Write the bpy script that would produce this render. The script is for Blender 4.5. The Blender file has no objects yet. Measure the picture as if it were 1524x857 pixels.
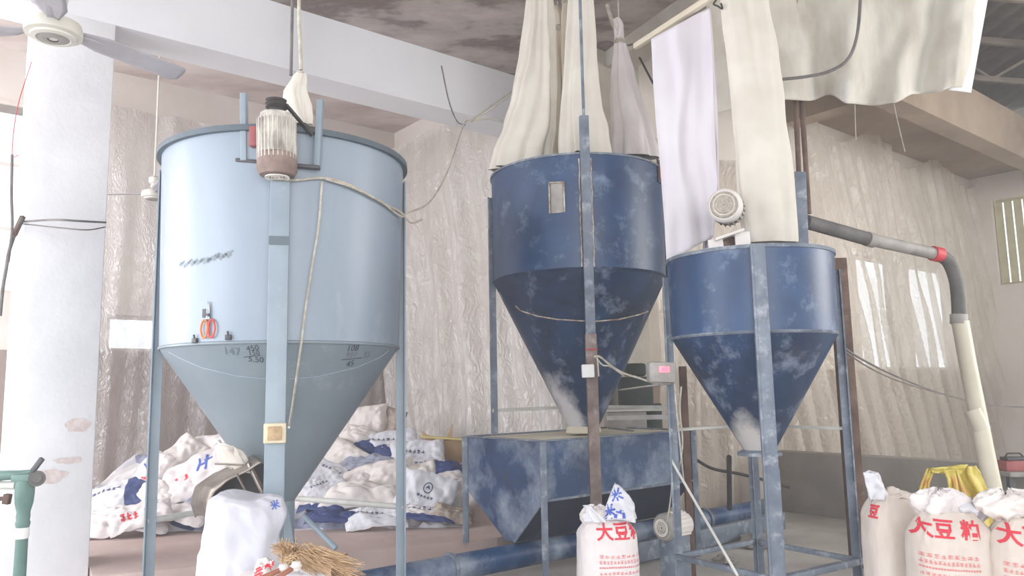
import bpy, bmesh, math, random
from mathutils import Vector, Matrix, noise
from mathutils.bvhtree import BVHTree
random.seed(7)
S = bpy.context.scene
COL = S.collection
PI = math.pi

# ------------------------------------------------------------------ camera
FPX, CX, CY = 1150.0, 762.0, 428.5
zc = Vector((-164, 8786, -FPX)).normalized()
fw = Vector((0, 0, -1))
yc = (fw - fw.dot(zc) * zc).normalized()
xc = yc.cross(zc)
RM = Matrix((xc, yc, zc))            # world = RM @ camera vector
EYE = Vector((0, 0, 1.5))
cam = bpy.data.cameras.new('camera')
cam.sensor_width = 36.0
cam.lens = FPX * 36.0 / 1524.0
cam.clip_end = 200
camo = bpy.data.objects.new('camera', cam)
COL.objects.link(camo)
camo.matrix_world = Matrix.Translation(EYE) @ RM.to_4x4()
S.camera = camo

# ------------------------------------------------------------------ light
S.view_settings.view_transform = 'Standard'
S.view_settings.look = 'None'
S.view_settings.gamma = 1
S.view_settings.use_curve_mapping = False
S.view_settings.exposure = 0.42
HAZE = 0.019
W = bpy.data.worlds.new('daylight')
S.world = W
W.use_nodes = True
bg = W.node_tree.nodes['Background']
bg.inputs[0].default_value = (0.93, 0.96, 1.0, 1)
bg.inputs[1].default_value = 1.35


def area(name, loc, target, sx, sy, power, colr):
    l = bpy.data.lights.new(name, 'AREA')
    l.shape = 'RECTANGLE'; l.size = sx; l.size_y = sy; l.energy = power; l.color = colr
    o = bpy.data.objects.new(name, l); COL.objects.link(o)
    o.location = loc
    o.rotation_euler = (Vector(target) - Vector(loc)).to_track_quat('-Z', 'Y').to_euler()
    return o


area('doorway_daylight', (-6.2, 1.2, 2.4), (0.5, 6.0, 1.8), 4.0, 4.2, 225, (0.93, 0.96, 1.0))
area('front_doorway_daylight', (1.5, -4.5, 2.8), (0.8, 7.5, 1.2), 6.0, 4.0, 270, (1.0, 0.985, 0.96))
area('window_daylight', (9.5, 5.5, 3.4), (3.0, 8.5, 2.6), 4.0, 3.0, 300, (1.0, 0.97, 0.92))
area('back_bay_fill_light', (-7.9, 4.9, 3.0), (-1.0, 9.5, 2.6), 3.0, 2.6, 240, (0.97, 0.98, 1.0))  # added fill light out of view, brightens the film in the back bay

# ------------------------------------------------------------------ helpers


def ray(px, py):
    return RM @ Vector(((px - CX) / FPX, -(py - CY) / FPX, -1))


def at(px, py, Y):
    v = ray(px, py); return EYE + v * (Y / v.y)


def atz(px, py, z):
    v = ray(px, py); return EYE + v * ((z - 1.5) / v.z)


UA = Vector((.777, .629, 0)); UB = Vector((-.629, .777, 0)); UZ = Vector((0, 0, 1))


class MB:
    def __init__(s):
        s.v = []; s.f = []; s.mi = []

    def add(s, vs, fs, mi=0):
        n = len(s.v)
        s.v += [Vector(v) for v in vs]
        s.f += [tuple(i + n for i in f) for f in fs]
        s.mi += [mi] * len(fs)
        return s

    def box(s, c, sx, sy, sz, ax=Vector((1, 0, 0)), ay=None, az=None, mi=0, bev=0.0):
        ax = Vector(ax).normalized()
        if az is None: az = UZ if abs(ax.z) < .9 else Vector((0, 1, 0))
        az = Vector(az)
        ay = az.cross(ax).normalized() if ay is None else Vector(ay).normalized()
        az = ax.cross(ay).normalized()
        c = Vector(c)
        hx, hy, hz = sx / 2, sy / 2, sz / 2
        b = min(bev, hx * .45, hy * .45, hz * .45)
        if b <= 0:
            vs = [c + ax * (hx * i) + ay * (hy * j) + az * (hz * k) for i in (-1, 1) for j in (-1, 1) for k in (-1, 1)]
            s.add(vs, [(0, 1, 3, 2), (4, 6, 7, 5), (0, 4, 5, 1), (2, 3, 7, 6), (0, 2, 6, 4), (1, 5, 7, 3)], mi)
        else:
            bm = bmesh.new(); bmesh.ops.create_cube(bm, size=1)
            for v in bm.verts: v.co = Vector((v.co.x * sx, v.co.y * sy, v.co.z * sz))
            bmesh.ops.bevel(bm, geom=bm.edges[:], offset=b, segments=2, affect='EDGES', profile=.5)
            bm.verts.index_update()
            s.add([c + ax * v.co.x + ay * v.co.y + az * v.co.z for v in bm.verts], [tuple(v.index for v in f.verts) for f in bm.faces], mi)
            bm.free()
        return s

    def bar(s, a, b, w, h=None, up=UZ, mi=0, bev=.003):
        a = Vector(a); b = Vector(b); d = b - a
        up = Vector(up)
        if abs(d.normalized().dot(up)) > .95: up = Vector((0, 1, 0)) if abs(d.normalized().y) < .9 else Vector((1, 0, 0))
        return s.box((a + b) / 2, d.length, w, h or w, ax=d, az=up, mi=mi, bev=bev)

    def angle_bar(s, a, b, w, n1, n2, t=.008):
        """L-section steel angle from a to b, flanges along n1 and n2"""
        a = Vector(a); b = Vector(b); n1 = Vector(n1).normalized(); n2 = Vector(n2).normalized()
        prof = [(0, 0), (w, 0), (w, t), (t, t), (t, w), (0, w)]
        vs = [p + n1 * x + n2 * y for p in (a, b) for x, y in prof]
        fs = [(i, (i + 1) % 6, 6 + (i + 1) % 6, 6 + i) for i in range(6)] + [tuple(range(5, -1, -1)), tuple(range(6, 12))]
        return s.add(vs, fs)

    def tube(s, pts, r, seg=10, caps=True, mi=0, closed=False):
        pts = [Vector(p) for p in pts]
        n = len(pts)
        rr = r if isinstance(r, (list, tuple)) else [r] * n
        t0 = (pts[1] - pts[0]).normalized()
        u = t0.orthogonal().normalized()
        rings = []; prev = t0
        for i, p in enumerate(pts):
            if closed: t = (pts[(i + 1) % n] - pts[i - 1]).normalized()
            else: t = (pts[min(i + 1, n - 1)] - pts[max(i - 1, 0)]).normalized()
            u = (prev.rotation_difference(t) @ u); u = (u - u.dot(t) * t).normalized(); prev = t
            w = t.cross(u)
            rings.append([p + (u * math.cos(2 * PI * k / seg) + w * math.sin(2 * PI * k / seg)) * rr[i] for k in range(seg)])
        vs = [v for q in rings for v in q]; fs = []
        m = n if closed else n - 1
        for i in range(m):
            for k in range(seg):
                a = i * seg + k; b = i * seg + (k + 1) % seg; j = ((i + 1) % n) * seg
                fs.append((a, b, j + (k + 1) % seg, j + k))
        if caps and not closed:
            fs.append(tuple(range(seg - 1, -1, -1))); fs.append(tuple((n - 1) * seg + k for k in range(seg)))
        return s.add(vs, fs, mi)

    def lathe(s, prof, c, seg=64, axis=UZ, mi=0, a0=0, a1=2 * PI):
        axis = Vector(axis).normalized(); c = Vector(c)
        u = Vector((1, 0, 0)) if abs(axis.z) > .9 else axis.orthogonal().normalized()
        w = axis.cross(u)
        full = abs(a1 - a0 - 2 * PI) < 1e-6
        m = seg if full else seg + 1
        vs = []; fs = []
        for r, z in prof:
            for k in range(m):
                a = a0 + (a1 - a0) * k / seg
                vs.append(c + axis * z + (u * math.cos(a) + w * math.sin(a)) * r)
        for i in range(len(prof) - 1):
            for k in range(seg):
                k2 = (k + 1) % m
                fs.append((i * m + k, i * m + k2, (i + 1) * m + k2, (i + 1) * m + k))
        return s.add(vs, fs, mi)

    def grid(s, fn, nu, nv, mi=0, wrap=False):
        vs = []; fs = []
        mu = nu if wrap else nu + 1
        for j in range(nv + 1):
            for i in range(mu):
                vs.append(fn(i / nu, j / nv))
        for j in range(nv):
            for i in range(nu):
                i2 = (i + 1) % mu
                fs.append((j * mu + i, j * mu + i2, (j + 1) * mu + i2, (j + 1) * mu + i))
        return s.add(vs, fs, mi)

    def bvh(s):
        return BVHTree.FromPolygons(s.v, s.f)

    def build(s, name, mats, parent=None, ang=35, solid=0.0, smooth=True):
        off = Vector((0, 0, 0)); q = parent
        while q: off += q.location; q = q.parent
        me = bpy.data.meshes.new(name)
        me.from_pydata([v - off for v in s.v], [], s.f)
        if not isinstance(mats, (list, tuple)): mats = [mats]
        if len(mats) > 1: me.polygons.foreach_set('material_index', s.mi)
        bm = bmesh.new(); bm.from_mesh(me)
        bmesh.ops.remove_doubles(bm, verts=bm.verts[:], dist=1e-5)
        bmesh.ops.recalc_face_normals(bm, faces=bm.faces[:])
        bm.to_mesh(me); bm.free()
        for m in mats: me.materials.append(m)
        if smooth:
            me.polygons.foreach_set('use_smooth', [True] * len(me.polygons))
            me.set_sharp_from_angle(angle=math.radians(ang))
        o = bpy.data.objects.new(name, me); COL.objects.link(o)
        if parent: o.parent = parent
        if solid:
            md = o.modifiers.new('thickness', 'SOLIDIFY'); md.thickness = solid; md.offset = 0
        return o


def empty(name, loc, label=None, cat=None, group=None, kind=None):
    o = bpy.data.objects.new(name, None); COL.objects.link(o); o.location = loc
    o.empty_display_size = .1
    tag(o, label, cat, group, kind); return o


def tag(o, label=None, cat=None, group=None, kind=None):
    if label: o['label'] = label
    if cat: o['category'] = cat
    if group: o['group'] = group
    if kind: o['kind'] = kind
    return o


def catmull(pts, n=6):
    pts = [Vector(p) for p in pts]
    P = [pts[0] * 2 - pts[1]] + pts + [pts[-1] * 2 - pts[-2]]
    out = []
    for i in range(1, len(P) - 2):
        for k in range(n):
            t = k / n
            out.append(.5 * ((2 * P[i]) + (P[i + 1] - P[i - 1]) * t + (2 * P[i - 1] - 5 * P[i] + 4 * P[i + 1] - P[i + 2]) * t * t + (3 * P[i] - P[i - 1] - 3 * P[i + 1] + P[i + 2]) * t ** 3))
    out.append(pts[-1]); return out


def hit(px, py, bvh, off=.0):
    v = ray(px, py)
    loc, nor, idx, d = bvh.ray_cast(EYE, v.normalized())
    if loc is None: return at(px, py, 5), -v.normalized()
    if nor.dot(v) > 0: nor = -nor
    return loc + nor * off, nor


def nz(p, s=1.0, o=0.0):
    return noise.noise(Vector(p) * s + Vector((o, o * 1.7, -o)))


def interp(tab, t):
    """tab rows (key, a, b, ...) -> interpolated tuple"""
    if t <= tab[0][0]: return tab[0][1:]
    for r0, r1 in zip(tab, tab[1:]):
        if t <= r1[0]:
            k = (t - r0[0]) / (r1[0] - r0[0]); k = k * k * (3 - 2 * k) * .5 + k * .5
            return tuple(a + (b - a) * k for a, b in zip(r0[1:], r1[1:]))
    return tab[-1][1:]


# ------------------------------------------------------------------ materials
def mat(name, c1, c2=None, scale=3.0, rough=.6, metal=0.0, dust=None, dust_amt=.5, dust_scale=2.0, bump=.0, bump_scale=20.,
        stretch=(1, 1, 1), c3=None, c3_amt=.35, c3_scale=8., detail=6, soft=.12, emit=None, spec=.5):
    m = bpy.data.materials.new(name); m.use_nodes = True
    nt = m.node_tree; N = nt.nodes; L = nt.links
    b = N['Principled BSDF']
    tc = N.new('ShaderNodeTexCoord'); mp = N.new('ShaderNodeMapping'); mp.inputs['Scale'].default_value = stretch
    L.new(tc.outputs['Object'], mp.inputs['Vector'])

    def ns(sc, det=detail, r=.6):
        n = N.new('ShaderNodeTexNoise'); n.inputs['Scale'].default_value = sc; n.inputs['Detail'].default_value = det
        n.inputs['Roughness'].default_value = r; L.new(mp.outputs[0], n.inputs['Vector']); return n.outputs['Fac']

    def ramp(src, lo, hi):
        r = N.new('ShaderNodeMapRange'); r.inputs['From Min'].default_value = lo; r.inputs['From Max'].default_value = hi
        r.clamp = True; L.new(src, r.inputs['Value']); return r.outputs[0]

    def mix(f, a, bb):
        x = N.new('ShaderNodeMix'); x.data_type = 'RGBA'
        L.new(f, x.inputs[0])
        for i, q in ((6, a), (7, bb)):
            if isinstance(q, tuple): x.inputs[i].default_value = (*q, 1)
            else: L.new(q, x.inputs[i])
        return x.outputs[2]
    colr = mix(ramp(ns(scale), .35, .65), c1, c2 or tuple(x * .85 for x in c1))
    if c3: colr = mix(ramp(ns(c3_scale), 1 - c3_amt - .5 + .1, 1 - c3_amt - .5 + .1 + soft), colr, c3)
    if dust:
        th = .72 - dust_amt * .42
        colr = mix(ramp(ns(dust_scale, 8, .68), th, th + .22), colr, dust)
    L.new(colr, b.inputs['Base Color'])
    b.inputs['Roughness'].default_value = rough; b.inputs['Metallic'].default_value = metal
    b.inputs['Specular IOR Level'].default_value = spec
    if bump:
        bn = N.new('ShaderNodeBump'); bn.inputs['Strength'].default_value = bump; bn.inputs['Distance'].default_value = .02
        L.new(ns(bump_scale), bn.inputs['Height']); L.new(bn.outputs[0], b.inputs['Normal'])
    if emit:
        b.inputs['Emission Color'].default_value = (*emit[0], 1); b.inputs['Emission Strength'].default_value = emit[1]
    return m


def rgb(r, g, b):
    f = lambda c: (c / 255 / 12.92) if c / 255 <= .04045 else ((c / 255 + .055) / 1.055) ** 2.4
    return (f(r), f(g), f(b))


M = {}
M['floor'] = mat('dusty_concrete_floor', rgb(206, 202, 198), rgb(176, 172, 168), 1.2, .75, dust=rgb(216, 213, 208), dust_amt=.45, dust_scale=.9, bump=.25, bump_scale=14)
M['platform'] = mat('reddish_concrete', rgb(212, 192, 186), rgb(190, 168, 162), 1.0, .8, dust=rgb(218, 208, 204), dust_amt=.4, dust_scale=1.3, bump=.25, bump_scale=12)
M['ceiling'] = mat('mottled_ceiling', rgb(196, 184, 180), rgb(150, 136, 132), 1.6, .9, dust=rgb(196, 186, 182), dust_amt=.38, dust_scale=.8, bump=.2, stretch=(1, 1.6, 1), c3=rgb(126, 110, 106), c3_amt=.10, c3_scale=1.6, soft=.10)
M['backceil'] = mat('back_bay_ceiling', rgb(222, 210, 206), rgb(184, 168, 162), .9, .9, dust=rgb(215, 205, 200), dust_amt=.4, dust_scale=.7, stretch=(1, 2.5, 1))
M['beam'] = mat('white_painted_beam', rgb(240, 240, 244), rgb(232, 232, 236), 1.2, .85, bump=.08)
M['column'] = mat('white_column_plaster', rgb(238, 238, 242), rgb(226, 226, 230), 2.0, .85, bump=.3, bump_scale=9, dust=rgb(214, 206, 208), dust_amt=.18, dust_scale=2.2)
M['concrete'] = mat('grey_concrete', rgb(190, 184, 174), rgb(168, 160, 150), 1.5, .9, dust=rgb(205, 200, 192), dust_amt=.4, bump=.2)
M['walltan'] = mat('tan_wall', rgb(234, 226, 220), rgb(220, 210, 202), .8, .9, dust=rgb(222, 214, 205), dust_amt=.4, bump=.1)
M['lower_zone'] = mat('brown_lower_wall', rgb(172, 156, 148), rgb(152, 136, 130), 1.0, .85, dust=rgb(180, 166, 158), dust_amt=.35)  # darker brown tone for the walls below window height
M['wallblue'] = mat('far_pale_wall', rgb(226, 230, 240), rgb(214, 214, 222), .8, .9)
M['lowwall'] = mat('low_concrete_wall', rgb(164, 158, 152), rgb(142, 136, 130), 2, .9, dust=rgb(160, 154, 148), dust_amt=.4, bump=.3)
M['steelroof'] = mat('dark_roof_steel', rgb(120, 108, 98), rgb(90, 78, 70), 3, .7)
M['slab'] = mat('slab_soffit', rgb(172, 154, 136), rgb(142, 124, 108), 1.0, .9, dust=rgb(190, 178, 164), dust_amt=.35, dust_scale=.8, bump=.15)
M['paint'] = mat('pale_blue_paint', rgb(150, 163, 177), rgb(137, 150, 164), 1.2, .38, dust=rgb(188, 190, 200), dust_amt=.42, dust_scale=2.4, bump=.05, bump_scale=5, spec=.6, stretch=(1, 1, .45))  # dust patches, stretched upright to paint in whitish reflections as well
M['paintcone'] = mat('pale_blue_cone_paint', rgb(134, 146, 154), rgb(122, 134, 144), 1.2, .42, dust=rgb(176, 182, 188), dust_amt=.3, dust_scale=2.0, bump=.05, bump_scale=6, spec=.55)
M['paintleg'] = mat('pale_blue_leg_paint', rgb(150, 164, 176), rgb(138, 152, 164), 4, .45, dust=rgb(192, 204, 212), dust_amt=.3, dust_scale=5)
M['smear'] = mat('grey_smear', rgb(126, 136, 146), rgb(136, 146, 156), 9, .6)
M['paintdark'] = mat('grey_blue_rim', rgb(98, 110, 120), rgb(80, 92, 102), 4, .5)
M['blue'] = mat('deep_blue_paint', rgb(46, 78, 120), rgb(34, 60, 98), 2.6, .4, dust=rgb(130, 148, 172), dust_amt=.40, dust_scale=4.5, bump=.06, spec=.6, soft=.3, c3=rgb(56, 66, 88), c3_amt=.0, c3_scale=5)
M['blue2'] = mat('worn_blue_paint', rgb(38, 68, 106), rgb(26, 42, 68), 2.6, .42, dust=rgb(150, 162, 182), dust_amt=.42, dust_scale=4.2, bump=.08, c3=rgb(58, 58, 68), c3_amt=.03, c3_scale=4, soft=.25)
M['blueflour'] = mat('blue_paint_under_flour', rgb(212, 212, 220), rgb(170, 178, 196), 5, .7, dust=rgb(70, 88, 124), dust_amt=.34, dust_scale=6)
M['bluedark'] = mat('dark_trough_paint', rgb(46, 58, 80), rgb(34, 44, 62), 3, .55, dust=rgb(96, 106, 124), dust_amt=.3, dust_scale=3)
M['weld'] = mat('rusty_weld', rgb(214, 210, 202), rgb(140, 112, 94), 14, .8)
M['legdust'] = mat('dusty_blue_steel', rgb(128, 138, 152), rgb(98, 108, 124), 6, .6, dust=rgb(190, 194, 202), dust_amt=.45, dust_scale=9)
M['legrust'] = mat('worn_brown_steel', rgb(140, 124, 118), rgb(104, 90, 86), 8, .7, dust=rgb(178, 172, 170), dust_amt=.4, dust_scale=9)
M['rust'] = mat('rusty_post', rgb(120, 96, 86), rgb(84, 64, 58), 6, .8, dust=rgb(160, 145, 135), dust_amt=.3, dust_scale=8)
M['flour'] = mat('flour_dust', rgb(236, 230, 222), rgb(214, 204, 194), 10, .95, bump=.4, bump_scale=30)
M['cream'] = mat('cream_filter_cloth', rgb(228, 223, 213), rgb(212, 205, 194), 2.2, .9, bump=.08, bump_scale=60, dust=rgb(232, 229, 222), dust_amt=.35)
M['cream2'] = mat('yellowed_filter_cloth', rgb(226, 216, 198), rgb(208, 196, 176), 2.2, .9, bump=.08, bump_scale=60)
M['lilac'] = mat('white_lilac_cloth', rgb(228, 223, 230), rgb(218, 212, 222), 1.5, .9, bump=.05, bump_scale=60)
M['tarp'] = mat('grey_dusty_tarpaulin', rgb(214, 210, 201), rgb(186, 178, 166), 1.8, .8, dust=rgb(222, 220, 214), dust_amt=.45, dust_scale=1.2, bump=.35, bump_scale=10, stretch=(1, 1, .5))
M['motorw'] = mat('flour_caked_motor', rgb(228, 224, 216), rgb(150, 142, 136), 16, .85, bump=.5, bump_scale=50, stretch=(1, 1, .35))
M['motorb'] = mat('brown_motor_cowl', rgb(150, 130, 122), rgb(120, 100, 94), 8, .7, dust=rgb(190, 180, 172), dust_amt=.3, dust_scale=12)
M['black'] = mat('dark_rubber', rgb(70, 66, 66), rgb(52, 50, 52), 8, .7)
M['darkmetal'] = mat('dark_steel', rgb(84, 82, 86), rgb(62, 60, 64), 6, .5, dust=rgb(130, 126, 124), dust_amt=.3)
M['darkgreen'] = mat('dark_green_machine', rgb(66, 76, 72), rgb(50, 58, 56), 4, .6, dust=rgb(110, 114, 110), dust_amt=.3)
M['mesh'] = mat('dusty_fan_guard', rgb(196, 188, 176), rgb(160, 150, 140), 60, .8, bump=.6, bump_scale=160)
M['galv'] = mat('galvanised_chute', rgb(150, 140, 132), rgb(104, 92, 84), 7, .35, metal=.6, dust=rgb(222, 216, 208), dust_amt=.3, dust_scale=7)
M['whitebar'] = mat('whitewashed_bar', rgb(220, 220, 216), rgb(196, 194, 188), 6, .7)
M['redbox'] = mat('faded_red_plastic', rgb(176, 100, 100), rgb(150, 82, 84), 8, .6)
M['cord'] = mat('pale_dusty_cable', rgb(206, 200, 186), rgb(170, 162, 150), 20, .8)
M['greycord'] = mat('grey_wire', rgb(130, 124, 122), rgb(100, 96, 96), 10, .8)
M['redtape'] = mat('red_tape', rgb(214, 66, 78), rgb(196, 50, 64), 10, .5)
M['redink'] = mat('red_print', rgb(222, 70, 84), rgb(212, 60, 76), 12, .8)
M['redpale'] = mat('pale_red_print', rgb(226, 140, 142), rgb(220, 124, 128), 12, .8)
M['blueink'] = mat('blue_print', rgb(86, 112, 196), rgb(70, 96, 180), 12, .8)
M['darkink'] = mat('dark_blue_print', rgb(70, 78, 120), rgb(60, 68, 108), 12, .8)
M['chalk'] = mat('charcoal_writing', rgb(72, 80, 92), rgb(60, 66, 78), 12, .9)
M['chalkfaint'] = mat('faint_writing', rgb(112, 122, 134), rgb(104, 114, 126), 12, .9)
M['pipegrey'] = mat('dusty_grey_pipe', rgb(178, 174, 170), rgb(140, 134, 130), 5, .6, dust=rgb(206, 202, 198), dust_amt=.4)
M['pipecream'] = mat('cream_plastic_pipe', rgb(224, 218, 200), rgb(206, 198, 178), 3, .5)
M['hose'] = mat('dark_flexible_hose', rgb(112, 110, 108), rgb(86, 84, 84), 6, .7, dust=rgb(160, 154, 148), dust_amt=.35)
M['sack'] = mat('white_woven_sack', rgb(232, 226, 226), rgb(220, 212, 212), 3, .75, bump=.3, bump_scale=14)
M['sackbright'] = mat('bright_white_sack', rgb(224, 224, 230), rgb(212, 212, 220), 3, .55, bump=.35, bump_scale=10)
M['sackshade'] = mat('white_glossy_woven_sack', rgb(206, 206, 214), rgb(196, 196, 206), 3, .6, bump=.3, bump_scale=10)
M['sackbeige'] = mat('beige_woven_sack', rgb(224, 214, 206), rgb(208, 196, 186), 3, .75, bump=.25, bump_scale=14)
M['sackcream'] = mat('cream_sack', rgb(234, 228, 224), rgb(220, 212, 208), 3, .8, bump=.3, bump_scale=14)
M['sackgrey'] = mat('blue_grey_sack', rgb(168, 172, 190), rgb(146, 150, 172), 3, .7, bump=.3, bump_scale=14)
M['navy'] = mat('navy_sack_print', rgb(66, 82, 132), rgb(52, 64, 112), 4, .6, bump=.25, bump_scale=14)
M['brownsack'] = mat('tan_sack', rgb(186, 172, 160), rgb(160, 144, 134), 3, .85, bump=.3, bump_scale=14)
M['yellow'] = mat('yellow_woven_plastic', rgb(222, 206, 116), rgb(204, 186, 92), 4, .6, bump=.3, bump_scale=12, c3=rgb(222, 172, 110), c3_amt=.08)
M['card'] = mat('brown_cardboard', rgb(190, 160, 128), rgb(172, 142, 112), 4, .85)
M['tape'] = mat('yellow_box_tape', rgb(216, 200, 130), rgb(204, 186, 120), 6, .6)
M['straw'] = mat('broom_straw', rgb(208, 178, 142), rgb(170, 138, 106), 30, .85)
M['stick'] = mat('reddish_wood_handle', rgb(172, 112, 92), rgb(140, 88, 72), 10, .6)
M['green'] = mat('green_cast_iron', rgb(104, 134, 126), rgb(84, 112, 106), 6, .5, dust=rgb(150, 170, 164), dust_amt=.35)
M['fanwhite'] = mat('cream_fan_enamel', rgb(218, 216, 206), rgb(204, 200, 190), 6, .4)
M['fangrey'] = mat('grey_fan_blade', rgb(178, 176, 182), rgb(160, 156, 162), 4, .45)
M['whiteplastic'] = mat('white_plastic', rgb(232, 232, 232), rgb(222, 222, 220), 6, .5)
M['boxcream'] = mat('cream_plastic_box', rgb(222, 212, 184), rgb(200, 188, 158), 20, .6)
M['labeltan'] = mat('tan_switch_face', rgb(196, 168, 132), rgb(168, 140, 108), 30, .7)
M['screen'] = mat('pink_screen', rgb(200, 150, 160), rgb(196, 146, 156), 6, .4, emit=((.9, .25, .35), .35))
M['led'] = mat('red_led', rgb(255, 60, 90), None, 6, .4, emit=((1, .08, .16), 2.2))
M['orange'] = mat('orange_rubber_grip', rgb(236, 130, 60), rgb(228, 118, 50), 8, .5)
M['redgrip'] = mat('red_rubber_grip', rgb(222, 76, 62), rgb(210, 66, 54), 8, .5)
M['steel'] = mat('bright_steel', rgb(150, 152, 156), rgb(120, 122, 126), 8, .3, metal=.8)
M['windowgrille'] = mat('faded_green_slats', rgb(206, 200, 168), rgb(186, 180, 150), 4, .7)
M['stain'] = mat('exposed_plaster_patch', rgb(226, 214, 212), rgb(200, 182, 178), 14, .95, bump=.4)


def plastic_mat(name, base, alpha, transl, sc=3.0, rot=.35, gloss=.16):
    m = bpy.data.materials.new(name); m.use_nodes = True
    nt = m.node_tree; N = nt.nodes; L = nt.links
    for n in list(N): N.remove(n)
    out = N.new('ShaderNodeOutputMaterial')
    tc = N.new('ShaderNodeTexCoord'); mp = N.new('ShaderNodeMapping')
    mp.inputs['Rotation'].default_value = (0, rot, 0); mp.inputs['Scale'].default_value = (1.3, 1.3, .7)
    L.new(tc.outputs['Object'], mp.inputs['Vector'])
    n1 = N.new('ShaderNodeTexNoise'); n1.inputs['Scale'].default_value = sc * .5; n1.inputs['Detail'].default_value = 3
    n1.inputs['Distortion'].default_value = .6; L.new(mp.outputs[0], n1.inputs['Vector'])
    n2 = N.new('ShaderNodeTexNoise'); n2.inputs['Scale'].default_value = sc * 2.0; n2.inputs['Detail'].default_value = 4
    n2.inputs['Distortion'].default_value = 1.2; L.new(mp.outputs[0], n2.inputs['Vector'])
    ab = N.new('ShaderNodeMath'); ab.operation = 'SUBTRACT'; L.new(n2.outputs['Fac'], ab.inputs[0]); ab.inputs[1].default_value = .5
    ab2 = N.new('ShaderNodeMath'); ab2.operation = 'ABSOLUTE'; L.new(ab.outputs[0], ab2.inputs[0])
    bp = N.new('ShaderNodeBump'); bp.inputs['Strength'].default_value = .6; bp.inputs['Distance'].default_value = .12; L.new(ab2.outputs[0], bp.inputs['Height'])
    df = N.new('ShaderNodeBsdfDiffuse'); df.inputs[0].default_value = (*base, 1)
    tl = N.new('ShaderNodeBsdfTranslucent'); tl.inputs[0].default_value = (*base, 1)
    gl = N.new('ShaderNodeBsdfGlossy'); gl.inputs['Roughness'].default_value = .3
    tr = N.new('ShaderNodeBsdfTransparent')
    for s_ in (df, tl, gl): L.new(bp.outputs[0], s_.inputs['Normal'])

    def mx(f, a, b):
        x = N.new('ShaderNodeMixShader')
        if isinstance(f, float): x.inputs[0].default_value = f
        else: L.new(f, x.inputs[0])
        L.new(a, x.inputs[1]); L.new(b, x.inputs[2]); return x.outputs[0]
    a = mx(transl, df.outputs[0], tl.outputs[0]); a = mx(gloss, a, gl.outputs[0])
    mr = N.new('ShaderNodeMapRange'); mr.inputs['From Min'].default_value = .3; mr.inputs['From Max'].default_value = .7
    mr.inputs['To Min'].default_value = max(alpha - .12, 0); mr.inputs['To Max'].default_value = min(alpha + .12, 1)
    L.new(n1.outputs['Fac'], mr.inputs['Value'])
    L.new(mx(mr.outputs[0], tr.outputs[0], a), out.inputs[0])
    return m


M['film'] = plastic_mat('clear_dusty_plastic_film', rgb(246, 243, 240), .62, .35, 3.0, .5)
M['filmright'] = plastic_mat('dusty_tan_plastic_film', rgb(234, 226, 214), .55, .4, 2.4, .3, .1)
M['filmleft'] = plastic_mat('thin_wrinkled_plastic_film', rgb(232, 228, 228), .42, .4, 5.0, .5, .30)


def floured(m, zb, zh, dirn, wz, wd, bias, col=rgb(214, 212, 216)):
    """settled flour on a painted cone: thick at the spout, thinning upwards on the side where it was spilled"""
    m = m.copy(); nt = m.node_tree; N = nt.nodes; L = nt.links; b = N['Principled BSDF']; src = b.inputs['Base Color'].links[0].from_socket
    tc = N.new('ShaderNodeTexCoord'); sx = N.new('ShaderNodeSeparateXYZ'); L.new(tc.outputs['Object'], sx.inputs[0])
    mr = N.new('ShaderNodeMapRange'); mr.inputs['From Min'].default_value = zb; mr.inputs['From Max'].default_value = zh; mr.inputs['To Min'].default_value = wz; mr.inputs['To Max'].default_value = 0; mr.clamp = True
    L.new(sx.outputs[2], mr.inputs[0])
    mp = N.new('ShaderNodeVectorMath'); mp.operation = 'MULTIPLY'; mp.inputs[1].default_value = (1, 1, 0); L.new(tc.outputs['Object'], mp.inputs[0])
    nm = N.new('ShaderNodeVectorMath'); nm.operation = 'NORMALIZE'; L.new(mp.outputs[0], nm.inputs[0])
    dt = N.new('ShaderNodeVectorMath'); dt.operation = 'DOT_PRODUCT'; dt.inputs[1].default_value = dirn; L.new(nm.outputs[0], dt.inputs[0])
    pw = N.new('ShaderNodeMath'); pw.operation = 'MULTIPLY'; L.new(dt.outputs['Value'], pw.inputs[0]); pw.inputs[1].default_value = wd
    no = N.new('ShaderNodeTexNoise'); no.inputs['Scale'].default_value = 4.0; no.inputs['Detail'].default_value = 8; no.inputs['Roughness'].default_value = .65; L.new(tc.outputs['Object'], no.inputs['Vector'])
    def add(a, bb):
        x = N.new('ShaderNodeMath'); x.operation = 'ADD'; L.new(a, x.inputs[0])
        if isinstance(bb, float): x.inputs[1].default_value = bb
        else: L.new(bb, x.inputs[1])
        return x.outputs[0]
    t = add(add(add(mr.outputs[0], pw.outputs[0]), no.outputs['Fac']), float(bias))
    m2 = N.new('ShaderNodeMapRange'); m2.inputs['From Min'].default_value = .0; m2.inputs['From Max'].default_value = .35; m2.inputs['To Max'].default_value = .92; m2.clamp = True; L.new(t, m2.inputs[0])
    mx = N.new('ShaderNodeMix'); mx.data_type = 'RGBA'; L.new(m2.outputs[0], mx.inputs[0]); L.new(src, mx.inputs[6]); mx.inputs[7].default_value = (*col, 1); L.new(mx.outputs[2], b.inputs['Base Color'])
    return m


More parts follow.
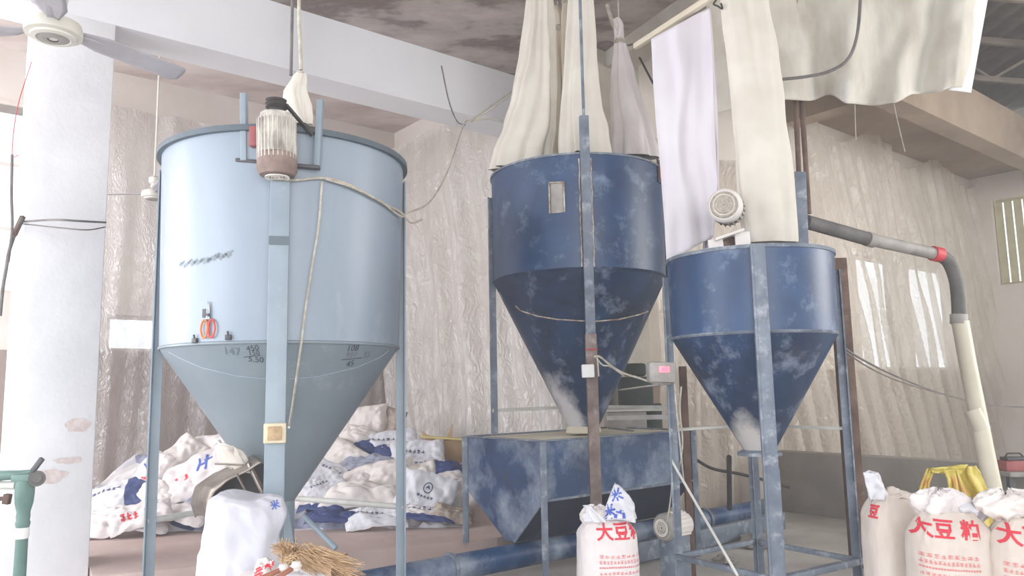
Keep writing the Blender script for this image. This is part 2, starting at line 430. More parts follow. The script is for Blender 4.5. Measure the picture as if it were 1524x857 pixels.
M['cone2'] = floured(M['blue2'], 1.16, 2.1, (-.80, -.60, 0), .95, 1.2, -2.12)
M['cone3'] = floured(M['blue2'], 1.06, 1.55, (-.75, -.66, 0), 1.0, .8, -1.75, rgb(205, 200, 196))
M['cone1'] = floured(M['paintcone'], .8, 1.45, (-.8, -.6, 0), .4, .5, -1.4, rgb(190, 180, 172))
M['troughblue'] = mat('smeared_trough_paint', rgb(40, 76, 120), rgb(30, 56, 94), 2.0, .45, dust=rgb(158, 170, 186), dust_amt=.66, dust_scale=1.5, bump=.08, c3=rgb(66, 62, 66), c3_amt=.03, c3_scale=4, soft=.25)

# ------------------------------------------------------------------ text / decals
def text_mesh(s, size, cuts=.02, bold=0.0):
    cu = bpy.data.curves.new('writing', 'FONT'); cu.body = s; cu.size = size; cu.align_x = 'CENTER'; cu.align_y = 'CENTER'
    cu.offset = bold; cu.resolution_u = 3
    o = bpy.data.objects.new('writing', cu); COL.objects.link(o)
    bpy.context.view_layer.update()
    me = bpy.data.meshes.new_from_object(o.evaluated_get(bpy.context.evaluated_depsgraph_get()))
    bm = bmesh.new(); bm.from_mesh(me)
    if bm.verts:
        for ax in (0, 1):
            lo = min(v.co[ax] for v in bm.verts); hi = max(v.co[ax] for v in bm.verts)
            q = lo + cuts
            while q < hi:
                no = Vector((1, 0, 0)) if ax == 0 else Vector((0, 1, 0)); co = no * q
                bmesh.ops.bisect_plane(bm, geom=bm.verts[:] + bm.edges[:] + bm.faces[:], plane_co=co, plane_no=no)
                q += cuts
    vs = [v.co.copy() for v in bm.verts]; bm.verts.index_update(); fs = [tuple(v.index for v in f.verts) for f in bm.faces]
    bm.free(); bpy.data.objects.remove(o); bpy.data.curves.remove(cu); bpy.data.meshes.remove(me)
    return vs, fs


def stroke_mesh(strokes, w=.008):
    """strokes: list of 2d polylines -> ribbon verts/faces"""
    vs = []; fs = []
    for st in strokes:
        st = [Vector((a, b, 0)) for a, b in st]
        pts = []
        for a, b in zip(st, st[1:]):
            n = max(1, int((b - a).length / .015))
            pts += [a.lerp(b, k / n) for k in range(n)]
        pts.append(st[-1]); base = len(vs)
        for i, p in enumerate(pts):
            d = (pts[min(i + 1, len(pts) - 1)] - pts[max(i - 1, 0)]).normalized()
            q = Vector((-d.y, d.x, 0)) * w / 2
            vs += [p - q, p + q]
        for i in range(len(pts) - 1):
            k = base + 2 * i; fs.append((k, k + 1, k + 3, k + 2))
    return vs, fs


def decal(mb, vf, bvh, p, n, off=.003, roll=0.0, mi=0, up=UZ):
    vs, fs = vf
    n = n.normalized(); r = up.cross(n)
    if r.length < .1: r = Vector((1, 0, 0))
    r.normalize(); u = n.cross(r)
    c, s_ = math.cos(roll), math.sin(roll)
    out = []
    for v in vs:
        x = v.x * c - v.y * s_; y = v.x * s_ + v.y * c
        q = p + r * x + u * y
        loc, no, i, d = bvh.ray_cast(q + n * .2, -n, .5)
        out.append(None if loc is None else loc + n * off)
    keep = [f for f in fs if all(out[i] is not None for i in f)]
    mb.add([v or p for v in out], keep, mi)


def glyphrow(rnd, width, h, n):
    """a row of small illegible printed characters as strokes"""
    out = []
    dx = width / n
    for i in range(n):
        x = -width / 2 + dx * (i + .5); w = dx * .36
        for k in range(rnd.choice((2, 3))):
            y = (k - 1) * h * .38 + rnd.uniform(-.1, .1) * h
            out.append([(x - w, y), (x + w, y)])
        out.append([(x + rnd.uniform(-.4, .4) * w, -h * .5), (x + rnd.uniform(-.4, .4) * w, h * .5)])
    return out


# ------------------------------------------------------------------ structure
M0 = Vector((-3.24, 6.06, 0))          # right front corner of the white column
Z1 = 5.18                             # ceiling of the near bay
BB = M0 + UB * 3.7                    # line of the back wall
W0 = Vector((0.95, 8.35, 0))          # start of the right hand wall


def structure(o): o['kind'] = 'structure'; return o


def slabbox(name, a, b, dirn, depth, z0, z1, m, bev=.0):
    """wall-like box from plan point a to b, thickness towards dirn"""
    mb = MB(); a = Vector(a); b = Vector(b); d = b - a
    c = (a + b) / 2 + dirn * depth / 2; c.z = (z0 + z1) / 2
    mb.box(c, d.length, depth, z1 - z0, ax=d, bev=bev)
    return structure(mb.build(name, m))


# floor
mb = MB(); mb.box((0, 5, -.1), 34, 30, .2); structure(mb.build('floor', M['floor']))
# raised platform at the back with its edge running towards the right vanishing point
E0 = atz(740, 800, .22); E0.z = 0; E1 = atz(138, 858, .22); E1.z = 0
FLOOR_EDGE = [E1, E0, E0 + UA * 1.05, E0 + UA * 1.05 + UB * 5.4, M0 + UB * 4.5 - UA * 4, M0 + UB * .6 - UA * 4, M0 + UB * .5, M0 + UA * .01]
# ceilings
mb = MB(); c = M0 + UA * .3 - UB * 3.6; c.z = Z1 + .1
CB0 = Vector((1.02, 8.25, 0))
def poly_slab(name, pts, z, th, m):
    mb = MB(); n = len(pts)
    vs = [Vector((p[0], p[1], z)) for p in pts] + [Vector((p[0], p[1], z + th)) for p in pts]
    mb.add(vs, [tuple(range(n)), tuple(range(2 * n - 1, n - 1, -1))] + [(i, (i + 1) % n, n + (i + 1) % n, n + i) for i in range(n)])
    return structure(mb.build(name, m, smooth=False))
cb = (atz(1048, 0, 5.0) - CB0); cb.z = 0; cb.normalize()        # direction of the cross beam, towards the camera
q0 = M0 - UA * 7; q1 = M0 + UA * 6.2; q2 = CB0 + cb * 9.5
poly_slab('ceiling', [q0, q1, CB0, q2, Vector((-7, -1.5, 0))], Z1, .2, M['ceiling'])
c = M0 - UA * 7 + UB * .2
poly_slab('ceiling_back', [c, c + UA * 15.5, c + UA * 15.5 + UB * 6, c + UB * 6], 5.6, .2, M['backceil'])
poly_slab('floor_platform', FLOOR_EDGE, 0.0, .22, M['platform'])
# main white beam and column
slabbox('trim_1', M0 - UA * .5, M0 + UA * 5.9, UB, .42, 4.55, 5.62, [M['beam']])
slabbox('trim_2', M0 - UA * 7.0, M0 - UA * .5, UB, .42, 4.55, 5.62, [M['beam']])
slabbox('trim_3', M0 - UA * .56, M0, UB, .5, 0, 4.56, M['column'], bev=.012)
# plaster damage on the column
colb = MB(); colb.box(M0 - UA * .28 + UB * .25 + UZ * 2.3, .56, .5, 4.6, ax=UA); colbvh = colb.bvh()
def blob(px, py, rx, ry, seed, name, m):
    p, n = hit(px, py, colbvh)
    r = UA; mb2 = MB(); vs = [p - UB * .004]; K = 28
    for k in range(K):
        a = 2 * PI * k / K; q = 1 + .35 * nz((math.cos(a) * 1.5, math.sin(a) * 1.5, seed), 1.3)
        vs.append(p - UB * .003 + r * (rx * q * math.cos(a)) + UZ * (ry * q * math.sin(a)))
    mb2.add(vs, [(0, 1 + k, 1 + (k + 1) % K) for k in range(K)])
    return structure(mb2.build(name, m, smooth=False))
blob(103, 685, .10, .024, 1, 'trim_4', M['stain'])
blob(74, 708, .10, .05, 2, 'trim_5', M['stain'])
blob(115, 632, .09, .055, 3, 'trim_6', M['stain'])
# beams in the back bay
bc = BB + UA * 4.9
slabbox('trim_7', bc, bc + UA * .42, -UB, .35, 0, 5.6, M['walltan'])
slabbox('trim_8', bc + UA * .1 - UB * .3, bc + UA * .1 - UB * 3.3, UA, .32, 5.17, 5.6, M['walltan'])


def wall_with_openings(name, a, dirn, length, z0, z1, outward, th, holes, m, lower_zone=0):
    """wall as one mesh with rectangular openings; holes = (s0, s1, h0, h1)"""
    mb = MB(); xs = sorted({0, length, *[h[0] for h in holes], *[h[1] for h in holes]})
    zs = sorted({z0, z1, lower_zone or z0, *[h[2] for h in holes], *[h[3] for h in holes]})
    for x0, x1 in zip(xs, xs[1:]):
        for y0, y1 in zip(zs, zs[1:]):
            if any(h[0] <= x0 and x1 <= h[1] and h[2] <= y0 and y1 <= h[3] for h in holes): continue
            c = Vector(a) + dirn * ((x0 + x1) / 2) + outward * th / 2; c.z = (y0 + y1) / 2
            mb.box(c, x1 - x0, th, y1 - y0, ax=dirn, mi=1 if y1 <= lower_zone else 0)
    o = mb.build(name, [m, M['lower_zone']], smooth=False)
    return structure(o)


a0 = BB - UA * 5
# openings along the back wall (metres from a0)
bh = [(3.2, 4.92, 2.7, 5.0), (5.78, 6.75, 2.05, 2.5)]
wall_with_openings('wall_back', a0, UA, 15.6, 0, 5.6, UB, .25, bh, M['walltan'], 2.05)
rh = [(5.7, 7.1, 1.7, 3.5), (7.5, 9.3, 1.7, 3.5)]
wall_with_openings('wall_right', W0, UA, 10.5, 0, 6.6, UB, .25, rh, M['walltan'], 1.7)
K0 = W0 + UA * 10.5                     # far right corner
fh = [(.6, 3.2, 3.3, 4.95)]
wall_with_openings('wall_far_right', K0 + UB * .25, -UB, 7.25, 0, 6.6, UA, .25, fh, M['walltan'])
slabbox('wall_return', W0 + UA * .1, W0 + UA * .1 + UB * 5.3, UA, .2, 0, 6.6, M['walltan'])
slabbox('wall_left', (-9.6, -2, 0), (-9.6, 4.2, 0), Vector((-1, 0, 0)), .2, 0, 5.2, M['wallblue'])


def window(name, a, dirn, s0, s1, z0, z1, outward, nx, nz_, m, slat=False):
    e = structure(bpy.data.objects.new(name, None)); COL.objects.link(e); p = Vector(a) + dirn * ((s0 + s1) / 2) + outward * .12; p.z = z0; e.location = p
    fr = MB(); ctr = Vector(a) + outward * .12
    def pt(s_, z): q = ctr + dirn * s_; q.z = z; return q
    for s_ in (s0 + .02, s1 - .02): fr.bar(pt(s_, z0), pt(s_, z1), .05)
    for z in (z0 + .02, z1 - .02): fr.bar(pt(s0, z), pt(s1, z), .05)
    for i in range(1, nx): fr.bar(pt(s0 + (s1 - s0) * i / nx, z0), pt(s0 + (s1 - s0) * i / nx, z1), .03)
    for i in range(1, nz_): fr.bar(pt(s0, z0 + (z1 - z0) * i / nz_), pt(s1, z0 + (z1 - z0) * i / nz_), .03)
    fr.build('window_frame', m, e)
    if slat:
        g = MB(); n = 16
        for i in range(n):
            s_ = s0 + (s1 - s0) * (i + .5) / n
            g.box(pt(s_, (z0 + z1) / 2), (s1 - s0) / n * .8, .02, z1 - z0 - .06, ax=dirn + outward * .35)
        g.build('slats', M['windowgrille'], e)


for i, h in enumerate(bh): window('window_%d' % (i + 1), a0, UA, h[0], h[1], h[2], h[3], UB, 1, 1 if i else 3, M['walltan'])
for i, h in enumerate(rh): window('window_%d' % (i + 3), W0, UA, h[0], h[1], h[2], h[3], UB, 1, 1, M['walltan'])
window('window_5', K0 + UB * .25, -UB, *fh[0], UA, 2, 1, M['windowgrille'], slat=True)

# concrete pier behind the tall blue hopper, cross beam, slab bay on the right, high steel roof
slabbox('trim_9', W0 - UA * .25, W0 + UA * .5, -UB, .25, 0, 6.5, M['concrete'])
slabbox('trim_10', CB0, CB0 + cb * 8.0, cb.cross(UZ) * -1 if (cb.cross(UZ)).x < 0 else cb.cross(UZ), .32, 5.0, 5.75, M['concrete'])
eb = atz(1340, 148, 4.95); eb.z = 0
slabbox('trim_11', eb - UA * 2.6, eb + UA * 7, UB, .3, 4.95, 5.65, M['slab'])
poly_slab('ceiling_slab', [W0 + UA * 2.5, W0 + UA * 10.6, W0 + UA * 10.6 - UB * 1.6, eb + UA * 7.0 + UB * .2, eb - UA * 2.6 + UB * .2], 5.45, .2, M['slab'])
slabbox('trim_12', W0 + UA * 3.6, W0 + UA * 3.6 - UB * 1.5, UA, .3, 5.12, 5.5, M['slab'])
mb = MB(); n = 90
def roof(u, v):
    p = Vector((1.2 + 14 * u, -2 + 17 * v, 0)); return Vector((p.x, p.y, 7.3 - .06 * p.x + .03 * math.sin(u * n * PI)))
mb.grid(roof, n * 4, 2); structure(mb.build('ceiling_metal_roof', M['steelroof'], solid=.01))
mb = MB()
for k in range(4):
    o_ = Vector((2.2, 3.8 + k * 2.2, 6.75)); d_ = Vector((12, 1.5, -.5))
    mb.bar(o_, o_ + d_, .07, .1); mb.bar(o_ - UZ * .6, o_ + d_ - UZ * .6, .06, .08)
    for j in range(12):
        a = o_ + d_ * (j / 12) - UZ * (.6 * (j % 2)); b = o_ + d_ * ((j + 1) / 12) - UZ * (.6 * ((j + 1) % 2)); mb.bar(a, b, .04)
structure(mb.build('ceiling_trusses', M['steelroof']))
HZ = MB(); HZ.box((1.5, 9.0, 3.6), 26.0, 26.0, 7.6)
hzm = bpy.data.materials.new('floating_flour_dust'); hzm.use_nodes = True; _n = hzm.node_tree; _n.nodes.clear()
_o = _n.nodes.new('ShaderNodeOutputMaterial'); _v = _n.nodes.new('ShaderNodeVolumeScatter')
_v.inputs['Color'].default_value = (.97, .96, .96, 1); _v.inputs['Density'].default_value = HAZE; _v.inputs['Anisotropy'].default_value = .3
_n.links.new(_v.outputs[0], _o.inputs['Volume'])
hz = HZ.build('dust_haze', hzm, smooth=False); tag(hz, 'fine flour dust hanging in the air of the whole hall', 'haze', kind='stuff')
# low concrete wall in front of the right wall
la = atz(1150, 671, .7); lb = atz(1482, 690, .7); la.z = lb.z = 0
slabbox('wall_low', la, lb + (lb - la).normalized() * .6, UA, .22, 0, .7, M['lowwall'], bev=.01)


# ------------------------------------------------------------------ plastic films on the walls
def film(name, a, dirn, length, z0, z1, inward, off, seed, m, label, nfold=9, lean=.25, amp=.06, top=None, slant=.0):
    mb = MB(); a = Vector(a)
    def f(u, v):
        s = u * length; z = z0 + (z1 - z0) * v
        if top: z = z0 + ((top(u)) - z0) * v
        w = (1 - v) * lean * length * (u - .35) * .25
        us = u + slant * (1 - v)
        ph = us * nfold * 2 * PI + (1 - v) * 1.2 * math.sin(u * 5 + seed) + 1.8 * nz((us * 4, v * .9, seed))
        d = off + amp * (.35 + .8 * (1 - v)) * (math.sin(ph) + .5 * math.sin(ph * 2.3 + seed)) + .10 * nz((u * 6, v * 3, seed + 3)) + .05 * nz((us * 22, v * 5, seed))
        p = a + dirn * s + inward * max(d, .03 + .02 * nz((us * 9, v * 2, seed))); p.z = z; return p
    mb.grid(f, int(length * 26), 60)
    o = mb.build(name, m, ang=180); tag(o, label, 'plastic sheet'); return o


film('plastic_sheet', BB + UA * .05, UA, 4.75, .25, 5.1, -UB, .16, 1.0, M['filmleft'], 'wrinkled clear plastic film covering the wall behind the pale blue hopper', 8, .1, .05)
film('plastic_sheet', W0 + UB * 5.0, -UB, 5.0, .25, 5.2, -UA, .14, 4.0, M['film'], 'gathered whitish plastic film hanging between the pale blue hopper and the tall blue hopper', 7, .5, .13, slant=-.18)
film('plastic_sheet', W0 + UA * .75, UA, 2.6, .05, 4.4, -UB, .14, 7.0, M['filmright'], 'short plastic film hanging behind the lower part of the small blue hopper', 5, .2, .05)
film('plastic_sheet', W0 + UA * 3.2, UA, 7.2, .1, 5.3, -UB, .2, 11.0, M['filmright'], 'large dusty tan plastic film with slanting folds over the window on the right', 15, .5, .10, slant=-.22,
     top=lambda u: 5.3 + .18 * math.sin(u * 19) - .25 * math.exp(-((u - .05) / .05) ** 2))


# ------------------------------------------------------------------ generic parts
def coil(c, r, n, axis=UZ):
    axis = Vector(axis).normalized(); u = axis.orthogonal().normalized(); w = axis.cross(u)
    return [Vector(c) + (u * math.cos(2 * PI * k / n) + w * math.sin(2 * PI * k / n)) * r for k in range(n)]


def hopper_shell(c, r, rs, z_top, z_seam, z_bot, rb, seg=96):
    """outer+inner skin of cylinder and of cone"""
    cyl = MB(); cyl.lathe([(rs, z_seam), (r, z_top), (r - .006, z_top), (rs - .006, z_seam)], (c[0], c[1], 0), seg)
    cone = MB(); cone.lathe([(rb, z_bot), (rs, z_seam), (rs - .008, z_seam), (rb - .006, z_bot)], (c[0], c[1], 0), seg)
    return cyl, cone


# ================================================================== HOPPER 1 (pale blue)
c1 = at(424, 430, 5.2); c1.z = 0
H1 = empty('mixing_hopper', c1, 'large pale blue steel hopper with motor on its rim, on four legs', 'hopper')
cyl1, cone1 = hopper_shell(c1, .795, .765, 3.06, 1.795, .80, .085)
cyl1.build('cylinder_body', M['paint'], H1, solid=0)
cone1.build('cone', M['cone1'], H1)
bv1 = MB(); bv1.v = list(cyl1.v); bv1.f = list(cyl1.f); bv1.add(cone1.v, cone1.f); BV1 = bv1.bvh()
mb = MB(); mb.lathe([(.795, 3.04), (.825, 3.04), (.825, 3.075), (.79, 3.075), (.79, 3.04)], (c1.x, c1.y, 0), 96)
mb.build('rim', M['paintdark'], H1)
mb = MB(); mb.lathe([(.765, 1.785), (.772, 1.79), (.772, 1.80), (.766, 1.806)], (c1.x, c1.y, 0), 96); mb.build('seam', M['paintcone'], H1)
HOOP1 = True
# legs: wide front strap, thinner sides
def ang(t): return Vector((math.cos(t), math.sin(t), 0))
fr = (Vector((0, 0, 0)) - Vector((c1.x, c1.y, 0))).normalized()
dl = [(at(413, 430, 4.4) - c1), (at(240, 430, 5.2) - c1), (at(597, 430, 5.2) - c1)]
l1f = at(413, 500, c1.y - .80); l1f.z = 0
legs1 = []
fx = (l1f - c1).normalized()
tn = UZ.cross(fx)
mb = MB(); mb.box(l1f + fx * .02 + UZ * 1.36, .11, .05, 2.72, ax=tn, bev=.006); mb.build('leg', M['paintleg'], H1); legs1.append(l1f + fx * .02)
for sgn in (-1, 1):
    d = (UZ.cross(fx)) * (-sgn); d = tn * (1 if tn.x * sgn > 0 else -1)
    p = c1 + d * .81
    mb = MB(); mb.angle_bar(p + Vector((0, 0, 0)), p + UZ * 2.98, .06, -fx * -1, -d, .008); mb.box(p + UZ * 1.49 + d * 0 + fx * .0, .012, .055, 2.98, ax=d)
    mb.build('leg', M['paintleg'], H1); legs1.append(p)
p = c1 - fx * .82; mb = MB(); mb.angle_bar(p, p + UZ * 2.98, .06, fx, tn); mb.build('leg', M['paintleg'], H1); legs1.append(p)
mb = MB(); mb.box(l1f + fx * .047 + UZ * 2.37, .112, .006, .05, ax=tn); mb.build('leg_patch', M['paintdark'], H1)
for a, b, z in ((legs1[1], legs1[3], .72), (legs1[3], legs1[2], .72)):
    mb = MB(); mb.tube([a + UZ * z, b + UZ * z], .02); mb.build('crossbar', M['whitebar'], H1)
# bottom discharge: tapered box casing down to the floor screw
mb = MB(); mb.lathe([(.09, .84), (.09, .55), (.105, .55), (.105, .52), (.085, .52), (.085, .06)], (c1.x, c1.y, 0), 32); mb.build('discharge_tube', M['paintleg'], H1)
mb = MB()
b0 = c1 + fx * .10
mb.add([b0 + tn * -.05 + UZ * .78, b0 + tn * .05 + UZ * .78, b0 + fx * .18 + tn * .13 + UZ * .38, b0 + fx * .18 + tn * -.13 + UZ * .38,
        b0 + fx * -.02 + tn * -.05 + UZ * .74, b0 + fx * -.02 + tn * .05 + UZ * .74, b0 + fx * .1 + tn * .13 + UZ * .36, b0 + fx * .1 - tn * .13 + UZ * .36],
       [(0, 1, 2, 3), (4, 7, 6, 5), (0, 4, 5, 1), (1, 5, 6, 2), (2, 6, 7, 3), (3, 7, 4, 0)])
mb.build('gusset_plate', M['paintleg'], H1)
mb = MB(); mb.tube([at(452, 768, 5.1), at(500, 816, 5.0)], .018); mb.build('brace', M['paintleg'], H1)
# motor frame on the rim
ym = 4.42
def T1(px, py, dy=0.0): return at(px, py, ym + dy)
mb = MB(); mb.bar(T1(363, 140), T1(364, 240), .035, .05); mb.build('motor_bracket', M['paintleg'], H1)
mb = MB(); mb.bar(T1(477, 150, .05), T1(472, 248, .05), .035, .05); mb.build('motor_bracket', M['paintleg'], H1)
mb = MB(); mb.bar(T1(352, 239), T1(476, 250, .03), .05, .02); mb.bar(T1(438, 190, .06), T1(476, 196, .06), .06, .035); mb.bar(T1(436, 209, .1), T1(476, 212, .1), .03, .03)
mb.bar(T1(352, 190, .06), T1(400, 190, .06), .03, .03)
mb.build('motor_shelf', M['darkmetal'], H1)
# electric motor, shaft up
mt = T1(412, 215, -.10); md = (T1(410, 165, -.10) - T1(411, 250, -.10)).normalized()
def motor(parent, c, ax, r, L, capm, bodym, fins=28):
    """c = centre; ax = towards the shaft"""
    m_ = MB(); ax = Vector(ax).normalized(); u = ax.orthogonal().normalized(); w = ax.cross(u)
    m_.lathe([(0, -L * .28), (r * .93, -L * .28), (r * .93, L * .40), (r * .86, L * .44), (r * .84, L * .47), (r * .5, L * .5), (0, L * .5)], c, 40, ax)
    for k in range(fins):
        a = 2 * PI * k / fins; d = u * math.cos(a) + w * math.sin(a)
        m_.box(c + d * r * .97 + ax * L * .06, L * .62, r * .14, r * .06, ax=ax, ay=d)
    body = m_.build('motor', bodym, parent)
    k_ = MB(); k_.lathe([(r * .98, -L * .16), (r * 1.04, -L * .18), (r * 1.04, -L * .42), (r * .9, -L * .49), (r * .3, -L * .5), (0, -L * .5)], c, 40, ax); k_.build('fan_cowl', capm, body)
    g = MB(); g.lathe([(r * .62, -L * .505), (r * .66, -L * .53), (r * .5, -L * .52)], c, 24, ax)
    for q in (.45, .3, .15): g.tube(coil(c - ax * L * .515, r * q, 20, ax), .004, 6, closed=True)
    g.build('fan_guard', M['flour'], body)
    return body
body = motor(H1, mt, md, .108, .38, M['motorb'], M['motorw'])
mb = MB(); top = mt + md * .19
mb.lathe([(.0, -.005), (.045, -.005), (.045, .02), (.062, .03), (.05, .042), (.062, .054), (.05, .066), (.06, .076), (.03, .08), (0, .08)], top, 32, md); mb.build('pulley', M['black'], body)
mb = MB(); ba = top + md * .05; bb = ba + Vector((.18, .12, -.15)); mb.bar(ba + Vector((.055, 0, .0)), bb, .03, .012); mb.build('drive_belt', M['black'], body)
mb = MB(); mb.box(T1(381, 205, -.02), .06, .09, .12, bev=.01); mb.build('junction_box', M['redbox'], body)
# chute (arched galvanised discharge hood) with flour
mb = MB()
near_ = [(313, 772), (311, 750), (320, 730), (342, 714), (368, 701), (390, 688)]
far_ = [(291, 770), (284, 748), (291, 724), (316, 706), (346, 694), (376, 678)]
def poly_at(P_, u):
    q = u * (len(P_) - 1); i = min(int(q), len(P_) - 2); k = q - i
    return P_[i][0] + (P_[i + 1][0] - P_[i][0]) * k, P_[i][1] + (P_[i + 1][1] - P_[i][1]) * k
def chute(u, v):
    a = poly_at(near_, u); b = poly_at(far_, u)
    p = at(*a, 4.60).lerp(at(*b, 4.92), v); p += Vector((-.3, 0, .5)).normalized() * (.02 * math.sin(v * PI) + .008 * nz((u * 6, v * 4, 2))); return p
mb.grid(chute, 36, 10); ch = mb.build('chute', M['galv'], H1, solid=.008)
mb = MB(); q = [at(x, y, 4.93) for x, y in ((306, 770), (304, 745), (314, 722), (335, 706), (362, 696), (392, 690), (398, 745), (365, 772))]
mb.add(q + [p + Vector((0, .01, 0)) for p in q], [tuple(range(8)), tuple(range(15, 7, -1))] + [(i, (i + 1) % 8, 8 + (i + 1) % 8, 8 + i) for i in range(8)]); mb.build('chute_shaded_inside', M['darkmetal'], ch)  # dark sheet put in for the shade inside the hood
mb = MB(); mb.tube([at(352, 705, 4.6), at(368, 735, 4.6)], .007); mb.bar(at(320, 690, 4.6), at(362, 692, 4.6), .02, .01); mb.bar(at(370, 690, 4.64), at(392, 734, 4.56), .022); mb.build('chute_strut', M['galv'], ch)
mb = MB()
fc = at(352, 682, 4.74)
mb.grid(lambda u, v: fc + Vector((.11 * math.cos(u * 2 * PI) * math.sin(v * PI) * (1 + .3 * nz((math.cos(u * 2 * PI) * 2, math.sin(u * 2 * PI) * 2, v * 3))) - .02, .06 * math.sin(u * 2 * PI) * math.sin(v * PI), .06 * math.cos(v * PI) * (1 + .4 * nz((math.cos(u * 2 * PI) * 2, math.sin(u * 2 * PI) * 2, v * 4))) + .06 * -math.cos(u * 2 * PI) * math.sin(v * PI))), 40, 20, wrap=True)
mb.build('flour_spill', M['flour'], ch, ang=60)
# handle strap along cone
mb = MB(); mb.bar(at(325, 655, 4.85), at(350, 690, 4.75), .02, .01); mb.build('strap', M['whitebar'], H1)
# switch box on front leg
mb = MB(); p = l1f + fx * .06; p.z = at(416, 645, c1.y - .9).z
e = MB(); e.box(p, .12, .03, .11, ax=tn, bev=.008); sw = e.build('switch_box', M['boxcream'], H1)
e = MB(); e.box(p + fx * .018, .075, .012, .075, ax=tn, bev=.003); e.build('switch_face', M['labeltan'], sw)
# rust/wipe marks and writing on the hopper
def num(name, s, px, py, size, m, bvh, parent, roll=0, bold=0.0):
    mb = MB(); p, n = hit(px, py, bvh); decal(mb, text_mesh(s, size, .03, bold), bvh, p, n, .003, roll); return mb.build(name, m, parent, smooth=False)
def line(name, pts, w, m, bvh, parent, off=.004):
    mb = MB(); P_ = []
    for (x0, y0), (x1, y1) in zip(pts, pts[1:]):
        k = max(2, int(math.hypot(x1 - x0, y1 - y0) / 5))
        P_ += [(x0 + (x1 - x0) * j / k, y0 + (y1 - y0) * j / k) for j in range(k)]
    P_.append(pts[-1])
    mb.tube([hit(x, y, bvh, off)[0] for x, y in P_], w, 6); return mb.build(name, m, parent)
num('written_number', '147', 345, 523, .07, M['chalkfaint'], BV1, H1, -.08)
num('written_number', '450', 376, 518, .05, M['chalk'], BV1, H1, .12)
num('written_number', '150', 378, 525, .045, M['chalk'], BV1, H1, .05)
num('written_number', '5.50', 381, 535, .052, M['chalk'], BV1, H1, -.1)
line('written_rule', [(363, 531), (388, 528)], .0018, M['chalk'], BV1, H1)
num('written_number', '108', 525, 518, .06, M['chalk'], BV1, H1, .1)
num('written_number', '951', 523, 528, .055, M['chalkfaint'], BV1, H1, .05)
num('written_number', '55', 546, 528, .065, M['chalkfaint'], BV1, H1, .1)
num('written_number', '45', 521, 541, .06, M['chalk'], BV1, H1, .2)
line('written_rule', [(508, 535), (538, 532)], .0018, M['chalk'], BV1, H1)
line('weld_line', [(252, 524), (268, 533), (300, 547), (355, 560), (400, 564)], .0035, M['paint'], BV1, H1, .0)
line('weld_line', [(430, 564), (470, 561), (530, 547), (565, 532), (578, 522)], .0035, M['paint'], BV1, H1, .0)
# smeared band on the cylinder
mb = MB(); rs = random.Random(4)
for k in range(34):
    px = 268 + k * 2.3; py = 394 - k * .5 + rs.uniform(-3, 3)
    p, n = hit(px, py, BV1); decal(mb, stroke_mesh([[(-.012, -.012), (.014, .010)]], .022 * rs.uniform(.5, 1)), BV1, p, n, .001)
mb.build('smeared_band', M['smear'], H1, smooth=False)
# latches near the seam
for px, py in ((292, 507), (341, 502)):
    p, n = hit(px, py, BV1, .01); mb = MB(); mb.box(p, .035, .02, .03, ax=UZ.cross(n), bev=.004); mb.tube([p, p + UZ * .035 + n * .01], .006, 8); mb.build('latch', M['darkmetal'], H1)

# scissors hung on hopper 1
p, n = hit(312, 470, BV1, .012); sr = UZ.cross(n).normalized(); su = UZ
SC = empty('scissors', p, 'scissors with orange and red grips hanging on the pale blue hopper', 'scissors')
for sgn, m_ in ((-1, M['orange']), (1, M['redgrip'])):
    mb = MB(); c = p + sr * (.026 * sgn) - su * .075
    mb.tube([c + sr * (.022 * math.cos(t)) + su * (.052 * math.sin(t) * (1 + .15 * math.cos(t) * -sgn)) for t in [2 * PI * k / 24 for k in range(24)]], .0055, 8, closed=True); mb.build('grip', m_, SC)
    mb = MB(); tip = p + su * .085 + sr * (.004 * -sgn); b_ = p + sr * .007 * sgn - su * .02
    mb.add([b_ - sr * .008, b_ + sr * .008, p + sr * (.012 * -sgn) + su * .02, tip, b_ - sr * .008 + n * .004, b_ + sr * .008 + n * .004, p + sr * (.012 * -sgn) + su * .02 + n * .004, tip + n * .004],
           [(0, 1, 2, 3), (4, 5, 6, 7), (0, 1, 5, 4), (1, 2, 6, 5), (2, 3, 7, 6), (3, 0, 4, 7)])
    mb.tube([b_, p + sr * (.022 * sgn) - su * .03], .005, 8)
    mb.build('blade', M['steel'], SC)
mb = MB(); mb.lathe([(0, -.004), (.008, -.004), (.008, .008), (0, .009)], p + su * .005, 16, n); mb.build('pivot', M['darkmetal'], SC)
# tape square behind scissors
p2, n2 = hit(306, 466, BV1, .003); mb = MB(); mb.box(p2, .04, .004, .05, ax=UZ.cross(n2), bev=.001); mb.build('magnet', M['darkmetal'], H1)

# cables on hopper 1
def cable(name, pts, r, m, label, cat='cable', group=None, n=6):
    mb = MB(); mb.tube(catmull(pts, n), r, 8); o = mb.build(name, m, None); tag(o, label, cat, group); return o
def onh(lst, off=.012): return [hit(x, y, BV1, off)[0] for x, y in lst]
cable('electric_cable', [T1(392, 222, -.08), T1(394, 245, -.04)] + onh([(412, 268), (440, 269), (478, 266), (510, 273), (540, 288), (572, 306), (592, 316)], .02) + [at(612, 331, 5.1), at(628, 327, 5.3)], .008, M['cord'], 'cream motor cable looping across the front of the pale blue hopper')
cable('electric_cable', onh([(482, 268), (520, 280), (560, 300), (590, 322)], .03) + [at(608, 316, 5.15), at(640, 300, 5.9), at(668, 250, 6.4), at(690, 186, 6.9), at(705, 176, 7.0), at(742, 150, 7.2), at(775, 128, 7.6)], .007, M['cord'], 'pale cable rising from the pale blue hopper rim up to the white beam')
